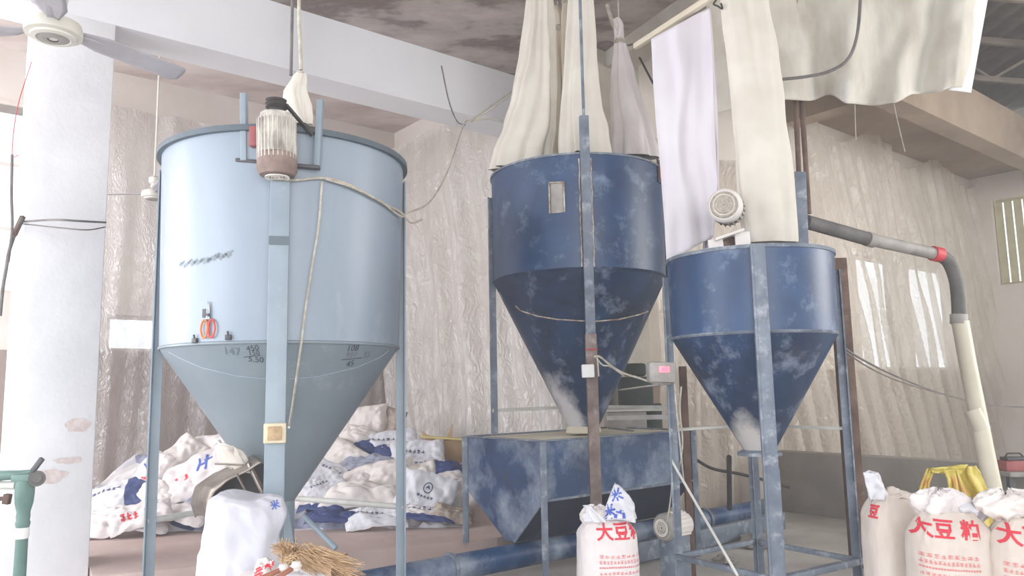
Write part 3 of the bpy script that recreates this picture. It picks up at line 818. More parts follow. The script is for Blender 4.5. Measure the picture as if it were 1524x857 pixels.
cable('hanging_wire', [at(657, 98, 7.15), at(668, 150, 7.1), at(680, 180, 7.0), at(692, 186, 6.9)], .007, M['greycord'], 'short dark wire dropping from the beam to the cable knot')
cable('electric_cable', onh([(477, 272), (472, 340), (462, 400), (452, 470), (447, 510), (440, 560), (433, 610)], .03) + [at(430, 636, 4.34)], .007, M['cord'], 'thin pale cable hanging down the pale blue hopper to its switch box')

# filter sock hung over hopper 1 with its rope and rod
def sleeve(tab, Y, squash, pleats, seed, amp=.09, nz_=48, nu=96):
    """tab rows: (py, centre px, half width px [, dy])"""
    mb = MB(); y0, y1 = tab[0][0], tab[-1][0]
    def f(u, v):
        py = y0 + (y1 - y0) * v; r = interp(tab, py); c = at(r[0], py, Y + (r[2] if len(r) > 2 else 0)); hw = r[1] / FPX * Y
        a = u * 2 * PI
        ph = pleats * a + 1.5 * nz((math.cos(a) * 1.4, math.sin(a) * 1.4, v * 1.6 + seed)) * 2 + seed
        w = 1 + amp * (math.sin(ph) + .6 * math.sin(ph * 1.7 + 2 * v)) + .06 * nz((math.cos(a) * 3, math.sin(a) * 3, v * 6 + seed))
        return c + Vector((hw * w * math.cos(a), hw * squash * w * math.sin(a), 0))
    mb.grid(f, nu, nz_, wrap=True); return mb
FB = empty('filter_bag', at(440, 185, 4.9), 'small cream cloth filter sock tied to a rope above the pale blue hopper', 'filter bag')
sleeve([(106, 447, 4), (112, 446, 9), (135, 439, 16), (160, 443, 19), (186, 448, 17)], 4.9, .6, 4, 2.0, .16).build('sock', M['cream'], FB, ang=80)
mb = MB(); mb.tube(coil(at(447, 108, 4.9), .02, 14), .006, 6, closed=True); mb.build('tie', M['cord'], FB)
zt = Z1
def up_to(px, py, Y, z=Z1): a = at(px, py, Y); b = Vector((a.x - .0, a.y, z)); return [a, b]
cable('rope', [at(448, 104, 4.9), at(446, 50, 4.9), at(445, 5, 4.88), Vector((at(445, 0, 4.88).x, 4.88, Z1))], .012, M['cord'], 'pale rope holding up the small cream filter sock', 'rope')
mb = MB(); a = at(433, 112, 5.0); mb.tube([a, Vector((a.x, a.y, Z1))], .011, 8); tag(mb.build('hanger_rod', M['greycord']), 'dark thin rod hanging beside the pale rope', 'rod')

# ================================================================== HOPPER 2 (tall deep blue)
c2 = at(862, 430, 6.75); c2.z = 0
R2 = .758
H2 = empty('mixing_hopper', c2, 'tall deep blue hopper with cloth sleeves on top, standing over the trough', 'hopper')
cyl2, cone2 = hopper_shell(c2, R2, R2 - .004, 3.36, 2.43, 1.16, .13)
cyl2.build('cylinder_body', M['blue'], H2)
BV2 = MB(); BV2.add(cyl2.v, cyl2.f); BV2.add(cone2.v, cone2.f); BV2 = BV2.bvh()
cone2.build('cone', M['cone2'], H2)
mb = MB(); mb.lathe([(R2, 3.35), (R2 + .012, 3.352), (R2 + .012, 3.368), (R2 - .006, 3.37)], (c2.x, c2.y, 0), 96); mb.build('rim', M['legdust'], H2)
mb = MB(); mb.lathe([(R2 - .004, 2.42), (R2 + .004, 2.43), (R2 - .002, 2.44)], (c2.x, c2.y, 0), 96); mb.build('seam', M['blue2'], H2)
mb = MB(); mb.lathe([(.135, 1.18), (.15, 1.15), (.15, 1.12), (.12, 1.12)], (c2.x, c2.y, 0), 32); mb.build('spout', M['pipecream'], H2)
# welded hoop line on cone
line('weld_line', [(768, 455), (775, 462), (800, 470), (830, 475), (862, 477), (885, 478), (920, 475), (950, 468), (964, 463)], .006, M['weld'], BV2, H2)
# front leg (runs the whole height, rusty below)
fx2 = (Vector((0, 0, 0)) - Vector((c2.x, c2.y, 0))).normalized(); fx2 = (at(877, 430, 5.95) - c2); fx2.z = 0; fx2.normalize(); tn2 = Vector((-fx2.y, fx2.x, 0)); tn2 = tn2 if tn2.x > 0 else -tn2
lf = c2 + fx2 * (R2 + .035)
mb = MB(); mb.box(lf + UZ * 2.78, .075, .05, 1.75, ax=tn2, bev=.004); up_leg = mb.build('leg', M['legdust'], H2)
mb = MB(); mb.box(lf + UZ * .955, .085, .06, 1.91, ax=tn2, bev=.004); mb.build('lower_post', M['legrust'], up_leg)
mb = MB(); mb.tube([lf + UZ * 3.35, lf + UZ * Z1], .013, 10); mb.build('hanging_rod', M['legdust'], up_leg)
for s_ in (-1, 1):
    mb = MB(); a = lf - fx2 * .022 + tn2 * (.046 * s_)
    mb.tube([a + UZ * (2.44 + k * .046) + tn2 * random.uniform(-.004, .004) for k in range(20)], [random.uniform(.004, .009) for _ in range(20)], 6); mb.build('weld_bead', M['weld'], H2)
side2 = []
for d in (-tn2, tn2, -fx2):
    p = c2 + d * (R2 + .03); side2.append(p)
    mb = MB(); mb.angle_bar(p + UZ * 1.115, p + UZ * 3.2, .055, d.cross(UZ), -d); mb.box(p + UZ * 2.157, .05, .012, 2.085, ax=d.cross(UZ)); mb.build('leg', M['legdust'], H2)
for a, b in ((side2[0], side2[2]), (side2[2], side2[1])):
    mb = MB(); mb.bar(a + UZ * 1.32, b + UZ * 1.32, .03); mb.build('crossbar', M['whitebar'], H2)
# patch plate
p, n = hit(829, 295, BV2, .003); r_ = UZ.cross(n)
mb = MB(); mb.box(p, .10, .006, .24, ax=r_, bev=.002); pl = mb.build('patch_plate', M['pipegrey'], H2)
mb = MB()
for (a, b) in (((-.06, -.12), (-.06, .13)), ((-.06, .13), (.06, .125)), ((.06, .125), (.06, -.12))): mb.tube([p + n * .006 + r_ * a[0] + UZ * a[1], p + n * .006 + r_ * b[0] + UZ * b[1]], .007, 6)
mb.build('weld_bead', M['weld'], pl)
p, n = hit(980, 255, BV2, .006); mb = MB(); mb.box(p, .09, .012, .2, ax=UZ.cross(n), bev=.003); pl = mb.build('hatch_plate', M['darkmetal'], H2)
mb = MB(); mb.box(p + n * .01, .05, .008, .15, ax=UZ.cross(n), bev=.003); mb.build('hatch_label', M['redbox'], pl)
# white switch box
p = at(875, 552, 5.88); mb = MB(); mb.box(p, .095, .05, .1, ax=tn2 + Vector((0, 0, .02)), bev=.008); mb.build('switch_box', M['whiteplastic'], H2)
mb = MB(); mb.tube([lf + fx2 * .035 + tn2 * -.05 + UZ * 1.79, lf + fx2 * .035 + tn2 * .05 + UZ * 1.79], .004, 6); mb.build('red_string', M['redtape'], H2)
cable('electric_cable', [at(884, 531, 5.85), at(893, 531, 5.85), at(912, 546, 5.7), at(930, 556, 5.6), at(950, 562, 5.5), at(968, 568, 5.4), at(985, 572, 5.3)], .008, M['cord'], 'knotted cream cable running from the white switch box to the display box')
cable('electric_cable', [at(889, 532, 5.84), at(890, 545, 5.84), at(891, 560, 5.84)], .006, M['cord'], 'short cream cable end dangling beside the white switch box')
cable('electric_cable', [at(888, 533, 5.85), at(897, 543, 5.8), at(908, 545, 5.75), at(920, 553, 5.65), at(926, 557, 5.6)], .006, M['cord'], 'second strand looping off the knotted cream cable')

# ------------------------------------------------------------------ trough under hopper 2
t0 = atz(808, 657, 1.1); t0.z = 0; TL, TW = 1.78, 1.0
c_ = t0 + UA * TL / 2 + UB * TW / 2
TR = empty('feed_trough', c_, 'dark blue V-bottomed steel trough on legs under the tall hopper', 'trough')
def tp(s, w, z): q = t0 + UA * s + UB * w; q.z = z; return q
ZT, ZM, ZB = 1.1, .66, .31
def trough_shell(i):
    s0, s1, w0, w1 = i, TL - i, i, TW - i; wm = TW * .42
    return [tp(s0, w0, ZT), tp(s0, w1, ZT), tp(s0, w1, ZM), tp(s0, wm + .06, ZB + i), tp(s0, wm - .06, ZB + i), tp(s0, w0, ZM),
            tp(s1, w0, ZT), tp(s1, w1, ZT), tp(s1, w1, ZM), tp(s1, wm + .06, ZB + i), tp(s1, wm - .06, ZB + i), tp(s1, w0, ZM)]
v_ = trough_shell(0)
mb = MB(); mb.add([v_[0], v_[5], v_[11], v_[6]], [(0, 1, 2, 3)]); mb.add([v_[1], v_[2], v_[8], v_[7]], [(0, 1, 2, 3)])
mb.add(v_[0:6], [(0, 1, 2, 3, 4, 5)]); mb.add(v_[6:12], [(0, 1, 2, 3, 4, 5)])
mb.build('upper_panels', M['troughblue'], TR, solid=.006, smooth=False)
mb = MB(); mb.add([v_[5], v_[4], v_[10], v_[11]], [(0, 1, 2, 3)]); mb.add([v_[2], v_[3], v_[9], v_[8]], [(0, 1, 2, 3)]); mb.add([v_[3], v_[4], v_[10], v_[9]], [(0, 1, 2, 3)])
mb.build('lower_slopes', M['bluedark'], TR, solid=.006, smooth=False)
mb = MB()
for a, b in (((0, 0), (TL, 0)), ((TL, 0), (TL, TW)), ((TL, TW), (0, TW)), ((0, TW), (0, 0))): mb.bar(tp(*a, ZT + .004), tp(*b, ZT + .004), .035, .012)
mb.build('rim', M['legdust'], TR)
mb = MB(); mb.box(tp(TL / 2, TW / 2, ZT - .012), TL - .05, TW - .05, .02, ax=UA, bev=.004); mb.build('cover', M['pipecream'], TR)
mb = MB(); mb.bar(tp(0, -.01, ZM), tp(TL, -.01, ZM), .012, .02); mb.bar(tp(-.008, 0, ZM), tp(-.008, TW * .42 - .06, ZB), .012, .02); mb.build('fold_strip', M['legdust'], TR)
for s, w, zf in ((-.01, -.01, 0), (-.01, TW + .01, .22), (TL + .01, -.01, 0), (TL + .01, TW + .01, 0)):
    mb = MB(); mb.bar(tp(s, w, zf), tp(s, w, ZT), .05, .05, bev=.004); mb.build('leg', M['legdust'], TR)
mb = MB(); mb.bar(at(905, 637, 6.3), at(943, 641, 6.25), .03, .012); o = mb.build('steel_strip', M['darkmetal']); tag(o, 'dark flat strip lying on top of the trough beside the spout', 'metal strip')
# screw conveyor tube running along the floor
cpip = tp(-.5, .42 * TW, .2)
SCN = empty('screw_conveyor', cpip, 'long dusty blue conveyor tube lying along the floor under the trough', 'conveyor')
pa = tp(-2.6, .38, .2); pb = tp(3.2, .38, .2)
mb = MB(); mb.tube([pa, pb], .095, 28); mb.build('tube', M['troughblue'], SCN)
for s in (-2.0, -.6, .9, 2.4):
    mb = MB(); q = tp(s, .38, .2); mb.lathe([(.09, -.015), (.112, -.015), (.112, .015), (.09, .015)], q, 28, UA); mb.build('flange', M['legdust'], SCN)
    mb = MB(); mb.box(tp(s, .38, .055), .05, .16, .11, ax=UA); mb.build('foot', M['legdust'], SCN)
mt2 = at(1003, 782, 6.1)
MO = empty('floor_motor', Vector((mt2.x, mt2.y, 0)), 'dusty cream round motor on the floor behind the small hopper frame', 'motor')
motor(MO, mt2, UA, .10, .28, M['pipegrey'], M['sackcream'], 20)
mb = MB(); mb.box(Vector((mt2.x, mt2.y, (mt2.z - .1) / 2 + .02)), .2, .14, mt2.z - .06, ax=UA, bev=.006); mb.build('base', M['legdust'], MO)
for k, (a, b, lab) in enumerate((((950, 790), (1140, 762), 'dusty steel channel on the floor just right of the front soybean sack'), ((950, 822), (1140, 782), 'lower dusty steel channel lying on the floor in front of the other channel'))):
    A_ = atz(a[0], a[1], .12); B_ = atz(b[0], b[1], .12); B_ = A_ + UA * 2.2
    mb = MB(); mb.bar(A_, B_, .02, .16); mb.bar(A_ + UZ * .07 + UB * .03, B_ + UZ * .07 + UB * .03, .06, .012); mb.bar(A_ - UZ * .07 + UB * .03, B_ - UZ * .07 + UB * .03, .06, .012)
    tag(mb.build('steel_channel', M['legdust']), lab, 'steel channel')

# ------------------------------------------------------------------ cloth sleeves above hopper 2
def bag(tab, Y, squash, pleats, seed, m, label, amp=.10, knot=True, group=None):
    base = at(tab[-1][1], tab[-1][0], Y)
    e = empty('filter_bag', base, label, 'filter bag', group)
    sleeve(tab, Y, squash, pleats, seed, amp).build('sleeve', m, e, ang=80)
    t = tab[0]
    if knot:
        c = at(t[1], t[0] + 3, Y); r = t[2] / FPX * Y
        mb = MB(); mb.tube(coil(c, r * 1.15, 16), .008, 6, closed=True); mb.tube(coil(c - UZ * .02, r * 1.15, 16), .008, 6, closed=True); mb.build('tie', M['cord'], e)
        mb = MB(); mb.tube([at(t[1], t[0], Y), Vector((at(t[1], t[0], Y).x, Y, Z1))], .008, 6); mb.build('rope', M['cord'], e)
        if t[0] > -40:
            sleeve([(t[0] - 30, t[1] - 4, 6), (t[0] - 12, t[1], 8), (t[0], t[1], t[2])], Y, .8, 3, seed + 4, .25, 10, 40).build('gathered_top', m, e, ang=80)
    return e
bag([(-45, 802, 14), (20, 803, 20), (80, 800, 26), (140, 794, 31), (190, 788, 37), (225, 779, 42), (252, 776, 45)], 6.55, .62, 6, 1.0, M['cream'], 'wide cream cloth sleeve at the left edge of the tall blue hopper', .15)
bag([(40, 831, 8), (60, 830, 11), (120, 827, 17), (180, 826, 20), (240, 825, 22)], 7.0, .8, 4, 3.0, M['cream2'], 'narrow yellowed cloth sleeve tied off behind the two wide cream sleeves', .13)
bag([(-45, 866, 15), (20, 865, 20), (70, 864, 23), (120, 863, 26), (160, 864, 29), (195, 868, 35), (232, 870, 37)], 6.35, .62, 6, 5.0, M['cream'], 'tall cream cloth sleeve in the middle of the tall blue hopper', .16)
bag([(58, 922, 7), (75, 924, 10), (110, 927, 16), (150, 931, 22), (190, 938, 28), (236, 944, 34)], 6.7, .7, 4, 8.0, M['sack'], 'pale grey cloth sleeve tied to a rope at the right of the tall blue hopper', .14)
bag([(0, 843, 6), (20, 844, 9), (60, 846, 10), (100, 847, 12), (225, 848, 13)], 6.95, .8, 3, 9.0, M['cream2'], 'thin folded yellowed cloth strip between the two cream sleeves', .15)
cable('rope', [at(904, 8, 6.9), at(912, 35, 6.8), at(920, 52, 6.7), at(923, 60, 6.7)], .02, M['cord'], 'thick frayed rope above the pale grey cloth sleeve', 'rope')
cable('hanging_wire', [at(885, 66, 7.4), at(905, 62, 7.3), at(930, 68, 7.2), at(960, 60, 7.0)], .01, M['greycord'], 'sagging dark wire in front of the concrete pier')
cable('hanging_wire', [at(952, 86, 7.2), at(962, 105, 7.0), at(972, 124, 6.6)], .01, M['black'], 'short black wire reaching behind the white cloth')
for k, (a, b, c_) in enumerate((((700, 182), (735, 160), (775, 130)), ((705, 178), (740, 178), (768, 190)))):
    cable('hanging_wire', [at(*a, 7.0), at(*b, 7.05), at(*c_, 7.1)], .006, M['cord'], ('upper', 'lower')[k] + ' pale wire strung from the cable knot to the cloth sleeve')


# ------------------------------------------------------------------ sheet cloths right
def sheet(L_, R_, Y, seed, amp=.05, nu=60, nv=60, folds=5):
    """L_, R_: lists of (px, py) from top to bottom"""
    def al(P_, t):
        q = t * (len(P_) - 1); i = min(int(q), len(P_) - 2); k = q - i
        return P_[i][0] + (P_[i + 1][0] - P_[i][0]) * k, P_[i][1] + (P_[i + 1][1] - P_[i][1]) * k
    def f(u, v):
        a = al(L_, v); b = al(R_, v)
        px = a[0] + (b[0] - a[0]) * u; py = a[1] + (b[1] - a[1]) * u
        ph = u * folds * 2 * PI + 2.2 * nz((u * 2, v * 2.5, seed)) + seed
        d = amp * (math.sin(ph) + .4 * math.sin(2.1 * ph)) * (.45 + .55 * v) + .04 * nz((u * 3, v * 4, seed + 5))
        return at(px, py, Y + d)
    mb = MB(); mb.grid(f, nu, nv); return mb
SH = empty('hanging_cloth', at(1030, 385, 5.55), 'flat white lilac-tinted cloth hanging over the left edge of the small blue hopper', 'cloth')
sheet([(969, 58), (972, 120), (976, 180), (983, 250), (988, 320), (992, 390)], [(1056, 10), (1060, 70), (1062, 130), (1064, 200), (1068, 270), (1062, 352)], 5.5, 1.0, .022, folds=1.6).build('cloth_sheet', M['lilac'], SH, ang=80, solid=.006)
sheet([(1040, 20), (1048, 120), (1052, 220), (1052, 300), (1046, 372)], [(1057, 12), (1066, 120), (1069, 220), (1070, 300), (1056, 366)], 5.58, 3.0, .03, 20, 50, folds=1.5).build('back_fold', M['lilac'], SH, ang=80, solid=.006)
# pole holding it
mb = MB(); mb.bar(at(945, 70, 6.0), at(1062, -6, 5.35), .05, .05, bev=.01); tag(mb.build('wooden_pole', M['cream2']), 'pale pole under the concrete beam holding the white cloth', 'pole')
mb = MB(); mb.tube(catmull([at(1066, 0, 5.3), at(1062, 6, 5.3), at(1068, 9, 5.3), at(1075, 13, 5.3), at(1073, 5, 5.3)], 5), .007, 8); tag(mb.build('hook', M['black']), 'small black wire hook at the top between the two hanging cloths', 'hook')
bag([(-60, 1100, 32), (10, 1108, 38), (80, 1118, 40), (160, 1127, 41), (240, 1135, 43), (310, 1141, 44), (362, 1146, 41)], 5.35, .45, 3, 2.5, M['cream'], 'tall cream cloth sleeve standing on the small blue hopper', .07, knot=False)

# ------------------------------------------------------------------ tarpaulin
TP = empty('tarpaulin', at(1280, 0, 6.4), 'large grey dusty tarpaulin with wavy hem hanging at the upper right', 'tarpaulin')
hem = [(1060, 168), (1110, 158), (1165, 148), (1205, 150), (1235, 141), (1262, 154), (1300, 157), (1330, 153), (1360, 140), (1392, 138), (1418, 130), (1440, 130)]
def tarpf(u, v):
    q = u * (len(hem) - 1); i = min(int(q), len(hem) - 2); k = q - i; k = k * k * (3 - 2 * k)
    bx = hem[i][0] + (hem[i + 1][0] - hem[i][0]) * (q - i); by = hem[i][1] + (hem[i + 1][1] - hem[i][1]) * k
    tx = 1046 + (1482 - 1046) * u
    px = tx + (bx - tx) * v; py = -96 + (by + 96) * v
    d = .09 * math.sin(u * 26 + 2 * nz((u * 2, v, 1)) * 2) * (.3 + .7 * v) + .1 * nz((u * 5, v * 1.5, 9)) + .05 * nz((u * 14, v * 5, 2))
    return at(px, py, 6.4 + d + .5 * u)
mb = MB(); mb.grid(tarpf, 150, 60); mb.build('canvas', M['tarp'], TP, ang=80, solid=.008)
mb = MB()
def edgef(u, v):
    tx, ty = 1486, -96; px = tx - 34 * (1 - u) + (1445 - tx) * v + 0 * u * (.5 + .5 * math.sin(v * 5)); py = ty + (134 - ty) * v + 4 * u
    return at(px, py, 6.80 + .12 * u)
mb.grid(edgef, 6, 30); mb.build('folded_edge', M['sackbright'], TP, ang=80, solid=.006)
cable('rubber_hose', [at(1164, 118, 6.15), at(1200, 114, 6.1), at(1235, 106, 6.1), at(1262, 88, 6.1), at(1275, 55, 6.15), at(1280, 8, 6.2), at(1281, -40, 6.2)], .014, M['greycord'], 'grey hose curving across the tarpaulin', 'hose')
cable('hanging_string', [at(1272, 150, 6.64), at(1273, 182, 6.64), at(1274, 208, 6.64)], .004, M['cord'], 'pale string dangling from the middle of the tarpaulin hem', 'string')
cable('hanging_string', [at(1328, 143, 6.78), at(1338, 190, 6.74), at(1347, 226, 6.72)], .004, M['cord'], 'longer pale string dangling slantwise from the tarpaulin hem', 'string')
for k, (a, b, lab) in enumerate((((1184, 148), (1189, 262), 'dark thin pipe left of the pair dropping behind the cream sleeve'), ((1193, 148), (1204, 318), 'dark thin pipe right of the pair dropping to the conveying pipe'))):
    A_ = at(*a, 6.6); B_ = at(*b, 6.6); top_ = A_ + (A_ - B_) * .9
    mb = MB(); mb.tube([top_, B_], .022, 12)
    o = mb.build('vertical_pipe', M['rust']); tag(o, lab, 'pipe')

# ================================================================== HOPPER 3 (small deep blue)
c3 = at(1116, 430, 5.3); c3.z = 0
R3 = .555
H3 = empty('mixing_hopper', c3, 'small low blue hopper with a fan-guarded motor, on four thin legs', 'hopper')
cyl3, cone3 = hopper_shell(c3, R3, R3 - .01, 2.365, 1.825, 1.06, .10)
cyl3.build('cylinder_body', M['blue'], H3); cone3.build('cone', M['cone3'], H3)
BV3 = MB(); BV3.add(cyl3.v, cyl3.f); BV3.add(cone3.v, cone3.f); BV3 = BV3.bvh()
mb = MB(); mb.lathe([(0, 2.345), (R3 - .02, 2.345), (R3 + .008, 2.35), (R3 + .01, 2.372), (0, 2.372)], (c3.x, c3.y, 0), 96); mb.build('lid', M['legdust'], H3)
mb = MB(); mb.lathe([(R3 - .012, 1.815), (R3 - .0, 1.825), (R3 - .01, 1.835)], (c3.x, c3.y, 0), 96); mb.build('seam', M['legdust'], H3)
mb = MB(); mb.lathe([(.1, 1.07), (.13, 1.055), (.145, 1.05), (.145, 1.03), (.09, 1.03)], (c3.x, c3.y, 0), 32); mb.build('outlet_flange', M['legdust'], H3)
fx3 = at(1136, 500, 4.72) - c3; fx3.z = 0; fx3.normalize(); tn3 = Vector((-fx3.y, fx3.x, 0)); tn3 = tn3 if tn3.x > 0 else -tn3
L3 = [c3 + fx3 * (R3 + .03), c3 - tn3 * (R3 + .03), c3 + tn3 * (R3 + .03), c3 - fx3 * (R3 + .03)]
for k, p in enumerate(L3):
    mb = MB(); d = (p - c3).normalized(); q = d.cross(UZ)
    hgt = 2.36 if k == 0 else 2.26
    if k == 0:
        mb.box(p + UZ * 1.18, .085, .012, 2.36, ax=q, bev=.002); mb.box(p - d * .02 + q * .04 + UZ * 1.18, .012, .06, 2.36, ax=q)
        mb.box(p + UZ * .5 - d * .03 - q * .035, .03, .04, 1.0, ax=q, bev=.003)
    else:
        mb.angle_bar(p, p + UZ * hgt, .05, q, -d); mb.box(p + UZ * hgt / 2, .045, .012, hgt, ax=q)
    lg = mb.build('leg', M['legdust'], H3)
    mb = MB(); mb.box(p + UZ * .006, .1, .1, .012, ax=q); mb.build('foot_plate', M['legdust'], lg)
for a, b, z_, w_ in ((1, 3, 1.2, .025), (3, 2, 1.2, .025), (0, 2, .36, .05), (0, 1, .36, .04), (1, 3, .36, .04), (3, 2, .36, .04)):
    mb = MB(); mb.bar(L3[a] + UZ * z_, L3[b] + UZ * z_, w_, w_ * .8); mb.build('crossbar', M['whitebar'] if z_ > 1 else M['legdust'], H3)
mb = MB(); mb.tube([L3[1] + UZ * 1.0 , at(1098, 857, 4.85)], .009, 8); mb.build('diagonal_brace', M['whitebar'], H3)
# upright plate behind the sleeve
mb = MB(); q0_ = at(1193, 370, 5.42); q1_ = at(1189, 256, 5.42); mb.bar(q0_, q1_, .095, .03, bev=.004); mb.build('upright_plate', M['legdust'], H3)
# motor on lid
mc = at(1082, 310, 5.12); ax3 = (Vector((.38, .9, .05))).normalized()
b3 = motor(H3, mc, ax3, .108, .30, M['sackcream'], M['pipegrey'], 22)
mb = MB(); mb.lathe([(0, -.158), (.085, -.158), (.09, -.150)], mc, 32, ax3); mb.build('mesh_grille', M['mesh'], b3)
mb = MB()
for a, b in (((1062, 358), (1105, 343)), ((1064, 356), (1066, 370)), ((1104, 345), (1106, 368))): mb.bar(at(*a, 5.1), at(*b, 5.1), .10, .018)
mb.build('motor_stand', M['sackcream'], H3)
mb = MB(); mb.box(at(1088, 362, 5.2), .17, .06, .09, bev=.01); mb.build('gearbox', M['rust'], H3)
mb = MB(); mb.lathe([(.195, 2.372), (.2, 2.40), (.19, 2.41)], (at(1146, 360, 5.35).x, 5.35, 0), 40); mb.tube(coil((at(1146, 360, 5.35).x, 5.35, 2.402), .2, 30), .009, 6, closed=True); mb.build('sleeve_collar', M['card'], H3)
# black drain pipe and the middle post under it
mb = MB(); mb.tube([at(1085, 680, 5.45), at(1086, 757, 5.9)], .018, 12); o = mb.build('drain_pipe', M['black'], H3)
# display box on left leg
DB = empty('display_box', at(986, 556, 5.15), 'grey electronic weighing display with red digits on the small hopper leg', 'display')
pd = at(984, 554, 5.18)
mb = MB(); mb.box(pd, .18, .09, .135, ax=Vector((1, .1, -.03)), bev=.012); mb.build('case', M['pipegrey'], DB)
mb = MB(); mb.box(pd + Vector((.012, -.05, .018)), .075, .008, .045, ax=Vector((1, .1, -.03)), bev=.002); mb.build('screen', M['screen'], DB)
vs, fs = text_mesh('41', .042, .1, .0006)
mb = MB(); o_ = pd + Vector((.014, -.058, .018)); mb.add([o_ + Vector((v.x, v.x * .1, v.y)) for v in vs], fs); mb.build('digits', M['led'], DB, smooth=False)
mb = MB(); mb.bar(at(925, 580, 5.9), at(985, 572, 5.25), .05, .01); mb.bar(at(985, 572, 5.25), at(1000, 570, 5.2), .06, .012); mb.build('bracket', M['pipegrey'], DB)
# machine behind
MC = empty('milling_machine', Vector((at(955, 600, 8.0).x, 7.95, 0)), 'dark green machine with a pale grey box standing behind the trough', 'machine')
def bx(px0, py0, px1, py1, Y, d, name, m, par, bev=.01):
    a = at(px0, py1, Y); b = at(px1, py0, Y); mb = MB(); mb.box(((a.x + b.x) / 2, Y + d / 2, (a.z + b.z) / 2), abs(b.x - a.x), d, abs(b.z - a.z), bev=bev); return mb.build(name, m, par)
bx(926, 560, 972, 606, 7.75, .3, 'motor_housing', M['darkgreen'], MC, .03)
bx(932, 540, 962, 560, 7.85, .2, 'hopper_neck', M['darkgreen'], MC, .03)
bx(905, 612, 962, 648, 7.7, .35, 'feed_box', M['pipegrey'], MC)
bx(900, 608, 985, 613, 7.68, .4, 'deck_plate', M['whitebar'], MC, .004)
bx(962, 600, 985, 740, 7.95, .2, 'frame', M['darkgreen'], MC)
bx(912, 648, 930, 760, 7.95, .2, 'frame', M['darkgreen'], MC)
mb = MB(); mb.bar(at(905, 622, 7.2), at(1005, 620, 6.6), .04, .04); tag(mb.build('steel_rail', M['whitebar']), 'whitish horizontal rail behind the tall hopper just above the trough', 'rail')
# brown posts right
def post(name, a, b, Y, w, m, label, cat='post'):
    A_ = at(*a, Y); B_ = at(*b, Y); A_.x = (A_.x + B_.x) / 2; bot = Vector((A_.x, Y, 0)); mb = MB(); mb.box(Vector((A_.x, Y, A_.z / 2)), w, w, A_.z, bev=.004); return tag(mb.build(name, m), label, cat)
post('steel_post', (1020, 545), (1024, 820), 6.3, .055, M['rust'], 'slim brown post standing just right of the small hopper left leg')
post('steel_post', (1252, 385), (1268, 780), 6.6, .12, M['rust'], 'thick rusty post behind the right leg of the small blue hopper')
for k, (pts, lab) in enumerate((([(1003, 560, 5.25), (1008, 620, 5.3), (1014, 680, 5.4), (1018, 720, 5.5)], 'pale wire running down beside the left leg of the small hopper'), ([(1014, 575, 5.3), (1012, 610, 5.3), (1016, 660, 5.4), (1010, 700, 5.5)], 'second pale wire tangled beside the slim brown post'))):
    cable('electric_cable', [at(*p) for p in pts], .006, M['cord'], lab)
cable('electric_cable', [at(998, 655, 5.4), at(1000, 720, 5.45), at(994, 770, 5.5), at(992, 778, 5.6)], .005, M['whitebar'], 'thin white wire hanging in front of the trough end')
cable('rubber_hose', [at(1030, 680, 7.2), at(1060, 697, 7.2), at(1100, 705, 7.2), at(1140, 715, 7.2), at(1175, 725, 7.2)], .014, M['black'], 'black hose sagging behind the small hopper cone', 'hose')
cable('electric_cable', [at(1246, 508, 5.5), at(1275, 530, 5.9), at(1330, 558, 6.8), at(1400, 585, 8), at(1470, 602, 9.5), at(1524, 606, 11)], .008, M['greycord'], 'long grey cable stretching from the small hopper to the far right wall')
cable('electric_cable', [at(1246, 514, 5.5), at(1290, 545, 6.1), at(1340, 568, 6.8), at(1400, 586, 7.8)], .006, M['greycord'], 'thinner grey cable sagging just below the long one')

# ------------------------------------------------------------------ conveying pipe (right)
CPI = empty('conveying_pipe', at(1300, 350, 5.7), 'grey conveying pipe with red joint leading right and down from the small hopper', 'pipe')
a, b, c = at(1200, 330, 5.55), at(1300, 358, 5.75), at(1393, 378, 5.95)
mb = MB(); mb.tube([a, b], .052, 24); mb.build('pipe_section', M['hose'], CPI)
mb = MB(); mb.tube([b - (b - a) * .08, c], .047, 24); mb.tube([b - (b - a) * .1, b], .056, 24); mb.build('pipe_section', M['pipegrey'], CPI)
mb = MB(); d = (c - b).normalized(); mb.tube([c - d * .035, c + d * .045], .058, 24); mb.build('red_joint', M['redtape'], CPI)
mb = MB(); mb.tube(catmull([c + d * .03, at(1412, 390, 5.98), at(1422, 415, 6.0), at(1426, 445, 6.0), at(1427, 478, 6.0)], 8), .05, 24)
mb.build('elbow_hose', M['hose'], CPI)
mb = MB(); mb.tube([at(1427, 468, 6.0), at(1427, 482, 6.0)], .062, 24); mb.build('clamp', M['pipegrey'], CPI)
mb = MB(); mb.tube([at(1429, 478, 6.0), at(1440, 540, 6.0), at(1452, 600, 5.95), at(1466, 670, 5.9), at(1482, 748, 5.85), atz(1500, 838, .02)], .062, 24); mb.build('down_pipe', M['pipecream'], CPI)
mb = MB(); mb.tube([at(1448, 610, 5.93), at(1462, 640, 5.9)], .058, 20); mb.build('pipe_sleeve', M['pipecream'], CPI)


